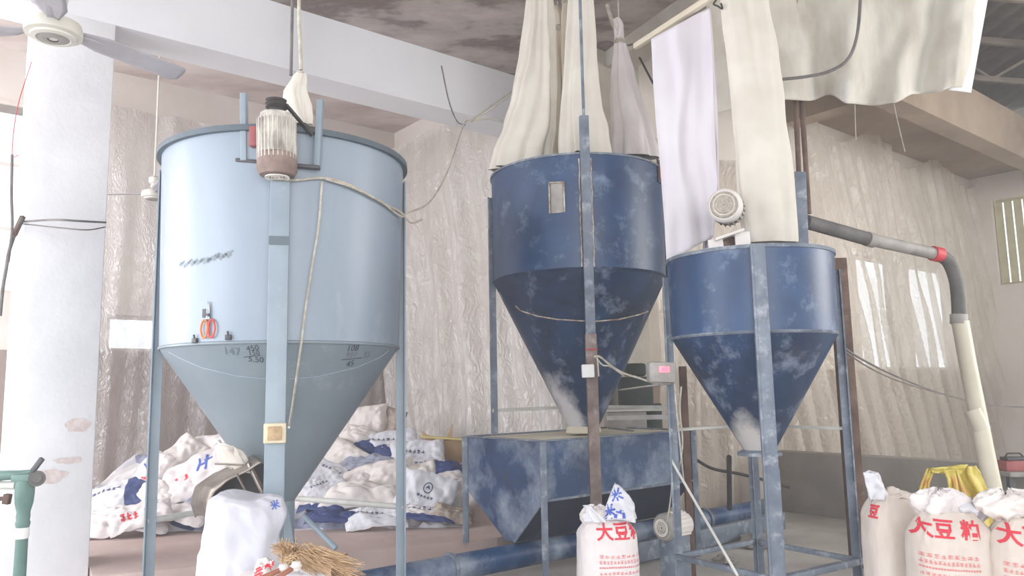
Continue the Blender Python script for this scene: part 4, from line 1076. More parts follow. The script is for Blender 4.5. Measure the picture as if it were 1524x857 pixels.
# ================================================================== SACKS
def filled_sack(w, d, h, seed, lean=(0, 0), bulge=.08, top_in=.55, nu=96, nv=56):
    """standing woven sack: local mesh, base at origin"""
    mb = MB()
    def f(u, v):
        a = u * 2 * PI; ca, sa = math.cos(a), math.sin(a)
        e = .62
        x = (abs(ca) ** e) * (1 if ca > 0 else -1); y = (abs(sa) ** (e + .1)) * (1 if sa > 0 else -1)
        prof = (1 + bulge * math.sin(min(v * 1.1, 1) * PI)) * (1 - .5 * max(0, (.08 - v) / .08) ** 2)
        if v > .86: prof *= 1 - (1 - top_in) * ((v - .86) / .14) ** 1.4
        wr = .035 * nz((ca * 2, sa * 2, v * 5 + seed)) + .018 * nz((ca * 6, sa * 6, v * 12 + seed)) * (1 + 3 * max(0, v - .7))
        wr += .012 * math.sin(a * 9 + 4 * nz((ca, sa, seed))) * max(0, (v - .75) / .25)
        return Vector((x * w / 2 * (prof + wr) + lean[0] * v, y * d / 2 * (prof + wr) + lean[1] * v, h * v))
    mb.grid(f, nu, nv, wrap=True)
    n = len(mb.v); top_ = [n - nu + k for k in range(nu)]
    c = sum((mb.v[i] for i in top_), Vector()) / nu; c.z = h * .93
    mb.add([c], []); mb.f += [(top_[k], top_[(k + 1) % nu], n) for k in range(nu)]; mb.mi += [0] * nu
    bot = list(range(nu)); mb.add([Vector((0, 0, 0.002))], []); mb.f += [(bot[(k + 1) % nu], bot[k], n + 1) for k in range(nu)]; mb.mi += [0] * nu
    return mb


def place_mb(mb, loc, rz):
    R_ = Matrix.Rotation(rz, 3, 'Z'); mb.v = [R_ @ v + Vector(loc) for v in mb.v]; return mb


def crumple(c, sx, sy, sz, seed, nu=64, nv=32, spikes=.35):
    """crumpled open sack mouth: ridged folds of stiff woven plastic"""
    c = Vector(c)
    def rid(p, q): return 1 - 2 * abs(noise.noise(Vector(p) * q))
    def f(u, v):
        a = u * 2 * PI; r = math.sin(v * PI * .93 + .07)
        ca, sa = math.cos(a), math.sin(a)
        q = 1 + spikes * nz((ca * 1.7, sa * 1.7, v * 2 + seed)) + .16 * rid((ca * 1.4, sa * 1.4, v * 2.2 + seed), 2.1)
        h = -math.cos(v * PI) * (.8 + .5 * rid((ca * 1.1, sa * 1.1, v + seed + 9), 1.9) + .35 * rid((ca, sa, v * 2 + seed), 4.3))
        return c + Vector((sx * r * q * ca, sy * r * q * sa, sz * h))
    mb = MB(); mb.grid(f, nu, nv, wrap=True); return mb


def flap(pts, th=.0, seed=0.0, bend=.03, n=14):
    """pts: 4 corner points (bl, br, tr, tl) -> wrinkled cloth quad"""
    a, b, c, d = [Vector(p) for p in pts]
    nn = (b - a).cross(d - a).normalized()
    return MB().grid(lambda u, v: (a.lerp(b, u)).lerp(d.lerp(c, u), v) + nn * (bend * math.sin(u * PI) + .02 * nz((u * 3, v * 3, seed)) + .012 * nz((u * 8, v * 8, seed))), n, n)


def soy_print(e, bvh, p, n, scale=1.0, first=True, chars='大豆粕', roll=0.0, seed=3):
    rnd = random.Random(seed)
    r = UZ.cross(n).normalized()
    mb = MB(); decal(mb, text_mesh(chars, .105 * scale, .012, .0022), bvh, p, n, .004, roll); mb.build('red_characters', M['redink'], e, smooth=False)
    wd = .30 * scale
    mb = MB(); z_ = -.135
    for k, (hh, nn_) in enumerate(((.020, 9), (.020, 14), (.009, 22), (.016, 12), (.014, 9), (.011, 18), (.016, 10))):
        decal(mb, stroke_mesh(glyphrow(rnd, wd * (1 if k != 4 else .7), hh * scale, nn_), .0028), bvh, p + UZ * z_ * scale, n, .004, roll); z_ -= .034 if k != 1 else .03
    mb.build('small_print', M['redpale'], e, smooth=False)


def soy_sack(px_l, px_r, Y, top_py, sh_py, label, seed, m, rz=0, textpx=None, lean=(0, 0), depth=.3):
    a = at(px_l, 820, Y); b = at(px_r, 820, Y); w = (b.x - a.x) / 1.08; h = at((px_l + px_r) / 2, sh_py, Y).z
    loc = Vector(((a.x + b.x) / 2, Y + .02, 0))
    e = empty('feed_sack', loc, label, 'sack', None)
    mb = place_mb(filled_sack(w, depth, h, seed, lean), loc, rz); bv = mb.bvh()
    mb.build('sack_body', m, e, ang=80)
    return e, bv, loc, w, h


# front centre sack
e, bv, loc, w, h = soy_sack(858, 951, 4.8, 720, 768, 'white soybean meal sack with tall open flap, standing before the trough', 2.0, M['sack'])
p, n = hit(926, 793, bv); soy_print(e, bv, p, Vector((.12, -1, .0)), .96, seed=5)
top = at(905, 762, 4.78)
crumple(at(888, 770, 4.80), .10, .09, .05, 4).build('sack_mouth', M['sack'], e, ang=60)
mb = flap([at(893, 775, 4.72), at(946, 778, 4.72), at(944, 750, 4.80), at(915, 718, 4.84)], seed=2, bend=.035); mb.add(*(lambda q: (q.v, q.f))(flap([at(905, 770, 4.86), at(948, 772, 4.86), at(940, 742, 4.88), at(917, 720, 4.84)], seed=5, bend=-.03)))
FBV = mb.bvh(); fl = mb.build('open_flap', M['sackbright'], e, ang=70, solid=.004)
mb = MB()
for (px, py, st, sz) in ((917, 737, '\u7c73', .075), (907, 762, '\u7c73', .08)):
    p, n = hit(px, py, FBV); decal(mb, text_mesh(st, sz, .02, .002), FBV, p, Vector((0, -1, 0)), .006, .25)
p, n = hit(921, 768, FBV); decal(mb, stroke_mesh([[(-.02, -.03), (-.02, .03), (.03, .02), (.03, -.03)]], .02), FBV, p, Vector((0, -1, 0)), .006)
mb.build('blue_print', M['blueink'], fl, smooth=False)
mb = sleeve([(752, 873, 5), (757, 877, 4), (764, 882, 8), (775, 888, 15)], 4.72, .8, 4, 3.0, .2, 12, 40); mb.build('twisted_ear', M['sackbright'], e, ang=70)

# right hand sacks
e, bv, loc, w, h = soy_sack(1357, 1478, 4.1, 735, 760, 'beige soybean meal sack with full red print, middle of the three at lower right', 5.0, M['sackbeige'])
p, n = hit(1410, 790, bv); soy_print(e, bv, p, Vector((-.32, -1, .02)), .92, seed=9, roll=-.06, chars='大豆 粕')
crumple(at(1400, 750, 4.14), .125, .09, .055, 8, spikes=.5).build('sack_mouth', M['sack'], e, ang=60)
crumple(at(1448, 758, 4.12), .085, .08, .040, 12, spikes=.6).build('mouth_fold', M['sackbright'], e, ang=60)
mb = MB(); decal(mb, stroke_mesh([[(-.02, -.008), (.0, .012), (.02, -.004)]], .014), bv, at(1398, 762, 3.95), Vector((0, -1, 0)), .02); mb.build('blue_print', M['blueink'], e, smooth=False)
e, bv, loc, w, h = soy_sack(1477, 1600, 3.95, 740, 768, 'beige soybean meal sack cut off by the right edge of the view', 9.0, M['sackbeige'])
p, n = hit(1540, 802, bv); soy_print(e, bv, p, Vector((-.38, -1, .02)), .95, seed=12, roll=-.06)
crumple(at(1500, 752, 4.0), .14, .10, .055, 15, spikes=.5).build('sack_mouth', M['sackcream'], e, ang=60)
e, bv, loc, w, h = soy_sack(1292, 1372, 4.5, 703, 735, 'leaning plain beige sack with upright white corner, leftmost at lower right', 13.0, M['sackbeige'], lean=(-.0, .0), depth=.28)
mb = MB(); decal(mb, text_mesh('豆', .075, .02, .003), bv, at(1287, 765, 4.4), Vector((-.8, -.6, 0)), .004); mb.build('red_characters', M['redink'], e, smooth=False)
mb = flap([at(1294, 745, 4.42), at(1322, 740, 4.46), at(1307, 703, 4.44), at(1285, 703, 4.4)], seed=4, bend=.02); mb.add(*(lambda q: (q.v, q.f))(flap([at(1296, 748, 4.5), at(1324, 744, 4.52), at(1307, 703, 4.445), at(1285, 703, 4.405)], seed=6, bend=-.02)))
mb.build('upright_corner', M['sackbright'], e, ang=70, solid=.004)
mb = flap([at(1318, 745, 4.45), at(1362, 745, 4.45), at(1355, 736, 4.5), at(1320, 725, 4.5)], seed=9, bend=.02); mb.build('rolled_edge', M['sackbeige'], e, ang=70, solid=.006)

# yellow sack draped over a frame
YS = empty('yellow_sack', Vector((at(1425, 740, 5.2).x, 5.2, 0)), 'yellow woven plastic sack with a strap loop behind the beige sacks', 'sack')
mb = MB()
yl = [(1412, 697), (1416, 715), (1424, 740), (1430, 790), (1432, 850)]; yr = [(1452, 693), (1460, 705), (1470, 730), (1480, 790), (1484, 850)]
sheet(yl, yr, 5.15, 2.0, .04, 40, 40, folds=2).build('sack_body', M['yellow'], YS, ang=80, solid=.01)
sheet([(1384, 697), (1388, 703)], [(1440, 691), (1430, 706)], 5.12, 4.0, .015, 20, 6, folds=1).build('strap', M['yellow'], YS, ang=80, solid=.01)
sheet([(1380, 697), (1372, 718), (1364, 745), (1360, 850)], [(1392, 697), (1383, 718), (1381, 745), (1380, 850)], 5.14, 5.0, .015, 10, 24, folds=1).build('strap', M['yellow'], YS, ang=80, solid=.01)
sheet([(1404, 700), (1411, 716), (1412, 745), (1412, 850)], [(1420, 698), (1424, 716), (1428, 745), (1432, 850)], 5.1, 6.0, .02, 10, 24, folds=1).build('strap', M['yellow'], YS, ang=80, solid=.01)

# red box on small table at the right edge
TB = empty('side_table', Vector((at(1520, 710, 7.0).x, 7.0, 0)), 'dusty grey table at the right edge behind the sacks', 'table')
zt_ = at(1510, 701, 7.0).z
mb = MB(); xx = at(1492, 700, 7.0).x; mb.box((xx + .4, 7.2, zt_ - .02), .8, .6, .04, bev=.006); mb.build('table_top', M['pipegrey'], TB)
for dx, dy in ((.05, -.22), (.75, -.22), (.05, .25), (.75, .25)):
    mb = MB(); mb.box((xx + dx, 7.2 + dy, (zt_ - .04) / 2), .05, .05, zt_ - .04, bev=.004); mb.build('leg', M['darkmetal'], TB)
mb = MB(); mb.box((xx + .4, 7.25, zt_ * .45), .7, .4, .03); mb.build('shelf', M['darkmetal'], TB)
RB = empty('toolbox', (xx + .15, 7.1, zt_), 'small red box with dark lid lying on the grey table', 'box')
mb = MB(); mb.box((xx + .15, 7.05, zt_ + .045), .26, .16, .09, bev=.012); mb.build('box_body', M['redbox'], RB)
mb = MB(); mb.box((xx + .15, 7.05, zt_ + .105), .2, .12, .03, bev=.01); mb.build('lid', M['darkmetal'], RB)
mb = MB(); mb.tube([(xx + .06, 7.05, zt_ + .115), (xx + .09, 7.05, zt_ + .15), (xx + .2, 7.05, zt_ + .15), (xx + .23, 7.05, zt_ + .115)], .008, 8); mb.build('handle', M['black'], RB)
mb = MB(); mb.lathe([(0, 0), (.04, 0), (.045, .02), (.04, .1), (.02, .12), (.02, .16), (0, .16)], (xx + .0 + .06, 7.3, zt_), 20); tag(mb.build('bottle', M['black']), 'small dark bottle standing at the left end of the grey table', 'bottle')

# white sack under the chute, front left
ws = [(738, 372, 42), (748, 370, 50), (770, 366, 50), (800, 360, 50), (830, 356, 52), (860, 352, 54), (910, 350, 55), (950, 352, 52)]
WS = empty('white_sack', Vector((at(360, 850, 4.15).x, 4.15, 0)), 'bright white sack hooked under the chute of the pale blue hopper', 'sack')
tab = [(726 + 8, 366, 30), (742, 368, 46), (770, 368, 50), (800, 362, 51), (835, 360, 56), (880, 358, 58), (940, 358, 58), (990, 358, 52)]
mb = sleeve(tab, 4.15, .62, 3, 2.0, .05, 90, 128)
for v_i, v in enumerate(mb.v):
    t_ = (v.z - .1) / .9; a_ = (v_i % 128) / 128 * 2 * PI
    d_ = .022 * (1 - 2 * abs(noise.noise(Vector((v.x * 5 + t_ * 2.5, v.y * 5, t_ * 2.2))))) + .012 * (1 - 2 * abs(noise.noise(Vector((v.x * 13 + t_ * 6, v.y * 10, t_ * 5)))))
    mb.v[v_i] = v + Vector((math.cos(a_), math.sin(a_), 0)) * d_
    if v.z > at(366, 750, 4.15).z: mb.v[v_i].z += .035 * noise.noise(Vector((v.x * 7, v.y * 5, 3)))
WB = mb.bvh()
n_ = len(mb.v); cc = sum((v for v in mb.v[:128]), Vector()) / 128; mb.add([cc - UZ * .05], []); mb.f += [(k, (k + 1) % 128, n_) for k in range(128)]; mb.mi += [0] * 128
mb.build('sack_body', M['sackshade'], WS, ang=80)
p, n = hit(409, 752, WB); mb = MB(); decal(mb, text_mesh('\u7c73', .05, .02, .001), WB, p, n, .005, .2); mb.build('blue_print', M['blueink'], WS, smooth=False)
# second sack with red print and broom on it
S2 = empty('white_sack', Vector((at(425, 850, 3.75).x, 3.8, 0)), 'low white sack with red print lying under the straw broom', 'sack')
hh = at(450, 852, 3.85).z
mb = place_mb(filled_sack(.62, .42, hh, 21.0, bulge=.05, top_in=.75), Vector((at(432, 850, 3.85).x, 3.85, 0)), .1); SB = mb.bvh(); mb.build('sack_body', M['sack'], S2, ang=80)
crumple(at(462, 858, 3.75), .12, .1, .05, 31, spikes=.2).build('plastic_fold', M['sackbright'], S2, ang=70)
pq = at(395, 848, 3.66)
mb = flap([at(374, 862, 3.60), at(414, 866, 3.60), at(408, 834, 3.68), at(384, 832, 3.68)], seed=12, bend=.015); FB3 = mb.bvh(); fo = mb.build('printed_fold', M['sack'], S2, ang=70, solid=.004)
mb = MB(); p, n = hit(394, 850, FB3); decal(mb, text_mesh('豆粕', .06, .02, .002), FB3, p, n, .005, .35); mb.build('red_characters', M['redink'], fo, smooth=False)
# broom
BR = empty('straw_broom', at(430, 845, 3.6), 'straw broom lying across the low white sack at the bottom', 'broom')
rb = random.Random(3); mb = MB(); mb2 = MB()
hub = at(430, 832, 3.62)
for k in range(420):
    t = rb.random(); tipx = 445 + 100 * rb.random(); tipy = 862 - 35 * t + 14 * (tipx - 445) / 100 - 8
    if rb.random() < .25: tipx = 400 + 45 * rb.random(); tipy = 808 + 14 * rb.random()
    s_ = hub + Vector((rb.uniform(-.03, .03), rb.uniform(-.03, .03), rb.uniform(-.025, .025)))
    tp_ = at(tipx, tipy, 3.6 + rb.uniform(-.12, .12)); mid = s_.lerp(tp_, .5) + UZ * (.02 + rb.uniform(-.02, .035))
    mb.tube([s_, mid, tp_], [.0028, .0024, .001], 4, caps=False)
mb.build('bristles', M['straw'], BR); BR_ = BR
mb = MB(); mb.grid(lambda u, v: hub.lerp(at(520 + 10 * math.sin(u * 9), 846 + 12 * (u - .5), 3.6), v * .85) + Vector((0, .05 * math.cos(u * 2 * PI) * (.4 + v), .045 * math.sin(u * 2 * PI) * (.5 + .6 * v) + .015 * math.sin(v * PI))), 40, 14, wrap=True); mb.build('bristle_core', M['straw'], BR, ang=60)
for a, b, nm in (((385, 862), (422, 846), 0), ((400, 868), (441, 842), 1)):
    mb = MB(); A_ = at(*a, 3.42); B_ = at(*b, 3.5); mb.tube([A_ + (A_ - B_) * .8, B_], .011, 12); mb.build('handle', M['stick'], BR)
    mb = MB(); mb.lathe([(0, -.022), (.018, -.018), (.024, 0), (.018, .018), (0, .022)], B_, 16); mb.tube(coil(B_, .022, 12), .005, 6, closed=True); mb.build('cord_knot', M['sackcream'], BR)

# ------------------------------------------------------------------ heap of empty sacks on the platform
def heap_depth(px, py):
    yb = 787 if px < 420 else 782
    return 7.45 + (yb - py) / 175 * 2.3


def mound(name, x0px, x1px, y_peak, label, seed):
    mb = MB(); nu, nv = 90, 50
    def f(u, v):
        px = x0px + (x1px - x0px) * u
        env = math.sin(min(1, max(0, u)) * PI) ** .5
        py = 780 - (780 - y_peak) * v * (.35 + .65 * env) * (1 + .12 * nz((u * 5, 1, seed)))
        Y = heap_depth(px, py); p = at(px, py, Y)
        base = .22 if v < .02 else None
        p += Vector((0, .10 * nz((p.x * 4, v * 6, seed)), .09 * nz((p.x * 5, v * 7, seed + 4)) + .05 * nz((p.x * 13, v * 15, seed)) - .06))
        p.z = max(p.z, .222) if v > .02 else .2
        return p
    mb.grid(f, nu, nv)
    o = mb.build(name, M['heap'], None, ang=50); tag(o, label, 'sack pile', kind='stuff'); return o


hm = bpy.data.materials.new('heap_of_mixed_sacks'); hm.use_nodes = True; nt = hm.node_tree; N = nt.nodes; L = nt.links
vo = N.new('ShaderNodeTexVoronoi'); vo.inputs['Scale'].default_value = 4.2; tcn = N.new('ShaderNodeTexCoord'); L.new(tcn.outputs['Object'], vo.inputs['Vector'])
sp = N.new('ShaderNodeSeparateColor'); L.new(vo.outputs['Color'], sp.inputs[0]); cr = N.new('ShaderNodeValToRGB'); cr.color_ramp.interpolation = 'CONSTANT'
els = cr.color_ramp.elements; els[0].color = (*rgb(226, 222, 224), 1); els[1].position = .4; els[1].color = (*rgb(206, 204, 212), 1)
x = els.new(.62); x.color = (*rgb(150, 154, 178), 1); x = els.new(.76); x.color = (*rgb(84, 96, 138), 1); x = els.new(.86); x.color = (*rgb(222, 214, 208), 1)
L.new(sp.outputs[0], cr.inputs[0]); L.new(cr.outputs[0], N['Principled BSDF'].inputs['Base Color']); N['Principled BSDF'].inputs['Roughness'].default_value = .8
M['heap'] = hm
mound('sack_heap', 128, 392, 668, 'crumpled empty sacks massed at the bottom of the left heap', 2.0)
mound('sack_heap', 418, 700, 628, 'crumpled empty sacks massed at the bottom of the right heap', 8.0)


def sack_mesh(kind, seed, mats, navy=0, puff=.16):
    """flat crumpled empty sack, 1 x .62 local, centre at origin, lying in XY"""
    nu, nv = 40, 26; rnd = random.Random(seed); ca = rnd.uniform(-.5, .5); cb_ = rnd.uniform(-.3, .3)
    def side(sg):
        def f(u, v):
            x = (u - .5); y = (v - .5) * .62
            e = max(0, (1 - abs(2 * u - 1) ** 5) * (1 - abs(2 * v - 1) ** 4)) ** .5
            h = puff * e * (.55 + .5 * nz((x * 3, y * 4, seed)) + .35 * abs(nz((x * 7, y * 9, seed + 2)))) * (1 if sg > 0 else .35)
            bend = .22 * puff / .12 * abs(x - ca) * (.5 if kind else 1) * .5
            wob = .055 * nz((x * 4, y * 4, seed + 5)) + .03 * nz((x * 11, y * 11, seed + 6))
            ex = 1 + .08 * nz((x * 3, y * 6, seed + 7)); ey = 1 + .14 * nz((x * 5, 2, seed + 8))
            return Vector((x * ex, y * ey, sg * h + wob - bend + .06))
        return f
    mb = MB(); mb.grid(side(1), nu, nv); mb.grid(side(-1), nu, nv)
    if navy:
        mb.mi = []
        for rep in (0, 1):
            for j in range(nv):
                for i in range(nu):
                    u = (i + .5) / nu; v = (j + .5) / nv
                    on = (navy == 1 and u > .68) or (navy == 2 and (u < .18 or u > .85)) or (navy == 3) or (navy == 4 and v < .3)
                    mb.mi.append(1 if on else 0)
    return mb


protos = {}
def proto(key):
    """returns list of (name, mb, mats) for sack variant"""
    if key in protos: return protos[key]
    base = {'white': M['sack'], 'text': M['sackbright'], 'cream': M['sackcream'], 'navyend': M['sackbright'], 'navyside': M['sack'], 'navy': M['navy'], 'grey': M['sackgrey'], 'red': M['sack'], 'emblem': M['sackbright'], 'brown': M['brownsack'], 'full': M['sackcream']}[key]
    nv_ = {'navyend': 1, 'navyside': 4, 'text': 0, 'emblem': 0}.get(key, 0)
    sd = sum(map(ord, key)) % 37 + .5
    mb = sack_mesh(0, sd, None, nv_, .30 if key in ('full',) else (.2 if key in ('cream', 'brown') else .13)); bv = mb.bvh()
    parts = [('sack_body', mb, [base, M['navy']] if nv_ else [base])]
    upv = Vector((0, 1, 0)); nn_ = Vector((0, 0, 1))
    def dec(vf, x, y, roll=0): 
        q = MB(); decal(q, vf, bv, Vector((x, y, .1)), nn_, .006, roll, up=upv); return q
    rnd = random.Random(5)
    if key in ('text', 'navyend', 'navyside'):
        q = dec(stroke_mesh(glyphrow(rnd, .46, .07, 6), .014), -.1, .06 if key != 'navyside' else .1); parts.append(('blue_print', q, [M['darkink']]))
    if key == 'emblem':
        circ = [(.075 * math.cos(t * PI / 8), .075 * math.sin(t * PI / 8)) for t in range(17)]
        q = dec(stroke_mesh([circ, [(-.035, -.02), (0, .03), (.035, -.02)], [(-.03, 0), (.03, 0)]], .016), 0, .1); parts.append(('blue_print', q, [M['darkink']]))
        q = dec(stroke_mesh(glyphrow(rnd, .3, .035, 5), .009), 0, -.03); parts.append(('blue_print', q, [M['darkink']]))
        q = dec(stroke_mesh(glyphrow(rnd, .5, .05, 7), .01), 0, -.2); parts.append(('blue_print', q, [M['darkink']]))
    if key == 'red':
        q = dec(stroke_mesh(glyphrow(rnd, .3, .16, 3), .03), -.18, 0, .1); parts.append(('red_print', q, [M['redink']]))
        q = dec(stroke_mesh([[(-.1, -.05), (-.02, .08)], [(-.06, .02), (.05, .0)], [(0, -.08), (.08, .09)], [(.02, .03), (.13, .02)]], .028), .16, .08); parts.append(('blue_print', q, [M['blueink']]))
    protos[key] = [(n_, mb_.v, mb_.f, mb_.mi, mt_) for n_, mb_, mt_ in parts]
    # build as data
    out = []
    for n_, v_, f_, mi_, mt_ in protos[key]:
        me = bpy.data.meshes.new(n_); me.from_pydata(v_, [], f_)
        for m_ in mt_: me.materials.append(m_)
        if len(mt_) > 1: me.polygons.foreach_set('material_index', mi_)
        me.polygons.foreach_set('use_smooth', [n_ == 'sack_body'] * len(me.polygons))
        out.append((n_, me))
    protos[key] = out; return out


def put_sack(key, px, py, wpx, roll=0., tilt=50, yaw=0., label='', group=None, dY=0., sy=1.0):
    Y = heap_depth(px, py) - .12 + dY; p = at(px, py, Y); s = wpx / FPX * Y
    e = empty('empty_sack', p, label, 'sack', group)
    e.rotation_euler = (Matrix.Rotation(yaw, 3, 'Z') @ Matrix.Rotation(math.radians(tilt), 3, 'X') @ Matrix.Rotation(roll, 3, 'Z')).to_euler()
    e.scale = (s, s * 1.05 * sy, s * .9)
    for n_, me in proto(key):
        o = bpy.data.objects.new(n_, me); COL.objects.link(o); o.parent = e
    return e


GL, GR = 'empty sacks in the left heap', 'empty sacks in the right heap'
SK = [
    # left heap
    ('white', 188, 782, 105, .05, 22, 'flat white sack at the front edge of the left heap beside the column', GL, .8),
    ('navyend', 172, 738, 85, .45, 40, 'grey-blue folded sack next to the white column', GL, .9),
    ('red', 210, 768, 78, .25, 35, 'pale sack with small red print low in the left heap', GL, .9),
    ('white', 262, 768, 95, -.05, 25, 'flat white sack low between the hopper leg and the chute', GL, .7),
    ('red', 222, 708, 70, 1.2, 60, 'white sack with red print standing behind the left hopper leg', GL, .9),
    ('white', 255, 735, 90, .4, 45, 'smooth white sack in the middle of the left heap', GL, .9),
    ('cream', 262, 690, 85, .9, 60, 'crumpled white sack at the upper left of the left heap', GL, .9),
    ('red', 292, 712, 112, .5, 62, 'large white sack with red and blue print in front of the left heap', GL, .85),
    ('white', 312, 672, 85, .15, 60, 'crumpled white sack on top of the left heap near the cone', GL, .9),
    ('white', 340, 690, 70, -.4, 60, 'white sack tucked behind the chute', GL, .9),
    ('cream', 235, 738, 60, -.6, 50, 'small creased sack between the left leg and the large printed sack', GL, 1),
    ('white', 150, 770, 60, .3, 30, 'small white sack end touching the foot of the column', GL, .8),
    ('grey', 320, 748, 80, -.1, 30, 'greyish sack in shade beneath the chute', GL, .8),
    # right heap
    ('full', 543, 630, 62, .1, 70, 'plump cream sack on the peak of the right heap', GR, 1.2),
    ('brown', 580, 632, 48, 1.3, 70, 'tan sack standing right of the plump cream sack', GR, 1.1),
    ('cream', 545, 655, 75, -.35, 50, 'rolled cream sack just below the peak', GR, .7),
    ('text', 578, 662, 82, .18, 50, 'white sack with a line of blue characters near the top of the right heap', GR, .75),
    ('navy', 556, 668, 60, -.1, 40, 'navy sack squeezed under the upper printed sack', GR, .6),
    ('navy', 582, 678, 60, .0, 40, 'small navy sack left of the rounded white printed sack', GR, .6),
    ('text', 622, 680, 74, .0, 58, 'rounded white sack with blue characters behind the right hopper leg', GR, 1),
    ('grey', 552, 690, 76, .05, 35, 'blue-grey folded sack in the middle of the right heap', GR, .6),
    ('full', 508, 682, 66, -.5, 65, 'puffed pale sack against the right side of the cone', GR, 1.1),
    ('navyend', 498, 708, 66, -.55, 50, 'white sack with navy end slanting down beside the cone', GR, .8),
    ('text', 482, 724, 58, .5, 50, 'small white printed sack close to the cone', GR, .9),
    ('full', 562, 716, 96, .1, 55, 'big cream puffed sack in the centre of the right heap', GR, .85),
    ('cream', 612, 712, 72, .3, 50, 'cream sack behind the right hopper leg, below the rounded printed one', GR, .9),
    ('navyend', 645, 698, 80, -.1, 40, 'white and navy folded sack beside the cardboard box', GR, .6),
    ('navy', 672, 706, 60, -.3, 50, 'dark navy sack at the right edge of the right heap', GR, .8),
    ('navyside', 650, 722, 72, .45, 40, 'half navy sack under the dark navy one', GR, .7),
    ('cream', 545, 742, 124, .0, 30, 'long cream sack lying low in the right heap', GR, .6),
    ('emblem', 634, 738, 76, -.3, 66, 'white boxy sack with a round emblem, right of the hopper leg', GR, 1.25),
    ('navyside', 482, 748, 66, .1, 35, 'navy trimmed sack behind the pale crossbar', GR, .8),
    ('white', 465, 738, 60, .2, 50, 'white sack end peeping out beside the lower cone', GR, .9),
    ('navy', 500, 772, 80, .05, 20, 'navy sack flat on the platform in front of the right heap', GR, .5),
    ('text', 560, 772, 82, .1, 38, 'white sack with blue characters at the front bottom of the right heap', GR, .7),
    ('navyside', 630, 768, 88, -.05, 25, 'flat sack with navy side under the emblem sack', GR, .5),
    ('full', 680, 738, 60, .3, 60, 'dull beige sack at the right end of the right heap', GR, 1.1),
    ('brown', 672, 765, 60, -.1, 30, 'low tan sack at the right foot of the heap', GR, .8),
    ('white', 520, 728, 70, .6, 45, 'creased white sack between the cone and the big cream sack', GR, .8),
    ('grey', 600, 750, 60, .2, 40, 'small grey sack left of the emblem sack', GR, .7),
]
for i, (key, px, py, wpx, roll, tilt, lab, grp, sy) in enumerate(SK):
    put_sack(key, px, py, wpx * 1.08, roll, tilt, random.Random(i).uniform(-.3, .3), lab, grp, -.22 if 'print' in lab and key in ('red', 'text') or key == 'emblem' else 0, sy)
# cardboard box
cb_ = at(658, 672, 8.9); CBX = empty('cardboard_box', Vector((cb_.x, 8.95, cb_.z - .12)), 'open brown cardboard box with yellow tape on the right heap', 'box')
mb = MB(); mb.box(cb_ + Vector((.05, .1, 0)), .40, .3, .26, ax=Vector((1, .25, .05)), bev=.005); mb.build('box_body', M['card'], CBX)
mb = MB(); mb.box(cb_ + Vector((.0, -.02, .155)), .46, .16, .02, ax=Vector((1, .2, -.1))); mb.build('flap', M['tape'], CBX)
for (a, b, c_) in (((636, 660), (626, 640), (650, 655)), ((664, 652), (674, 630), (672, 655))):
    mb = MB(); A_, B_, C_ = at(*a, 8.95), at(*b, 9.0), at(*c_, 8.95); D_ = Vector((0, .015, 0)); mb.add([A_, B_, C_, A_ + D_, B_ + D_, C_ + D_], [(0, 1, 2), (5, 4, 3), (0, 1, 4, 3), (1, 2, 5, 4), (2, 0, 3, 5)]); mb.build('flap', M['card'], CBX)

# ------------------------------------------------------------------ ceiling fans
def fan(name, c, R_, hub_r, rot, label, rod_top, blades=3):
    e = empty(name, c, label, 'fan'); c = Vector(c)
    mb = MB(); mb.lathe([(0, -.05), (.02, -.05), (.022, -.042), (hub_r * .55, -.045), (hub_r * .6, -.05), (hub_r * .78, -.045), (hub_r * .8, -.035), (hub_r, -.03), (hub_r * 1.02, 0), (hub_r * .95, .03), (hub_r * .55, .055), (hub_r * .3, .07), (hub_r * .25, .12), (0, .12)], c, 48); hb = mb.build('motor_hub', M['fanwhite'], e)
    mb = MB(); mb.lathe([(hub_r * .56, -.047), (hub_r * .3, -.056), (.024, -.053)], c, 40); mb.build('bottom_cap', M['pipegrey'], hb)
    mb = MB(); mb.tube([c + UZ * .1, Vector((c.x, c.y, rod_top))], .011, 10); mb.lathe([(.012, .11), (.05, .12), (.055, .17), (.02, .2), (.012, .2)], c, 20); mb.build('down_rod', M['fanwhite'], e)
    for k in range(blades):
        a = rot + 2 * PI * k / blades; d = Vector((math.cos(a), math.sin(a), 0)); w = Vector((-d.y, d.x, 0))
        def f(u, v):
            r = hub_r * 1.0 + (R_ - hub_r) * v
            hw = (.035 + .045 * min(1, v * 5)) * (R_ / .75) * (1 if v < .93 else math.sqrt(max(0, 1 - ((v - .93) / .075) ** 2)) * .8 + .2)
            return c + d * r + w * hw * (2 * u - 1) + UZ * (-.012 * (2 * u - 1) - .01 * v + .01)
        mb = MB(); mb.grid(f, 6, 30); bl = mb.build('blade', M['fangrey'], e, solid=.005)
        mb = MB(); mb.bar(c + d * hub_r * .8 + UZ * .008, c + d * (hub_r + .12) + UZ * .008, .04, .008); mb.build('blade_arm', M['fangrey'], bl)
    return e
fc_ = at(80, 44, 3.55)
ft_ = atz(270, 112, fc_.z) - fc_
fan('ceiling_fan', fc_, ft_.length, .125, math.atan2(ft_.y, ft_.x), 'cream ceiling fan with long grey blades at the upper left', Z1)
fan('ceiling_fan', at(229, 290, 7.6), .62, .115, math.radians(185), 'small distant ceiling fan on a long rod behind the hopper', 5.6)

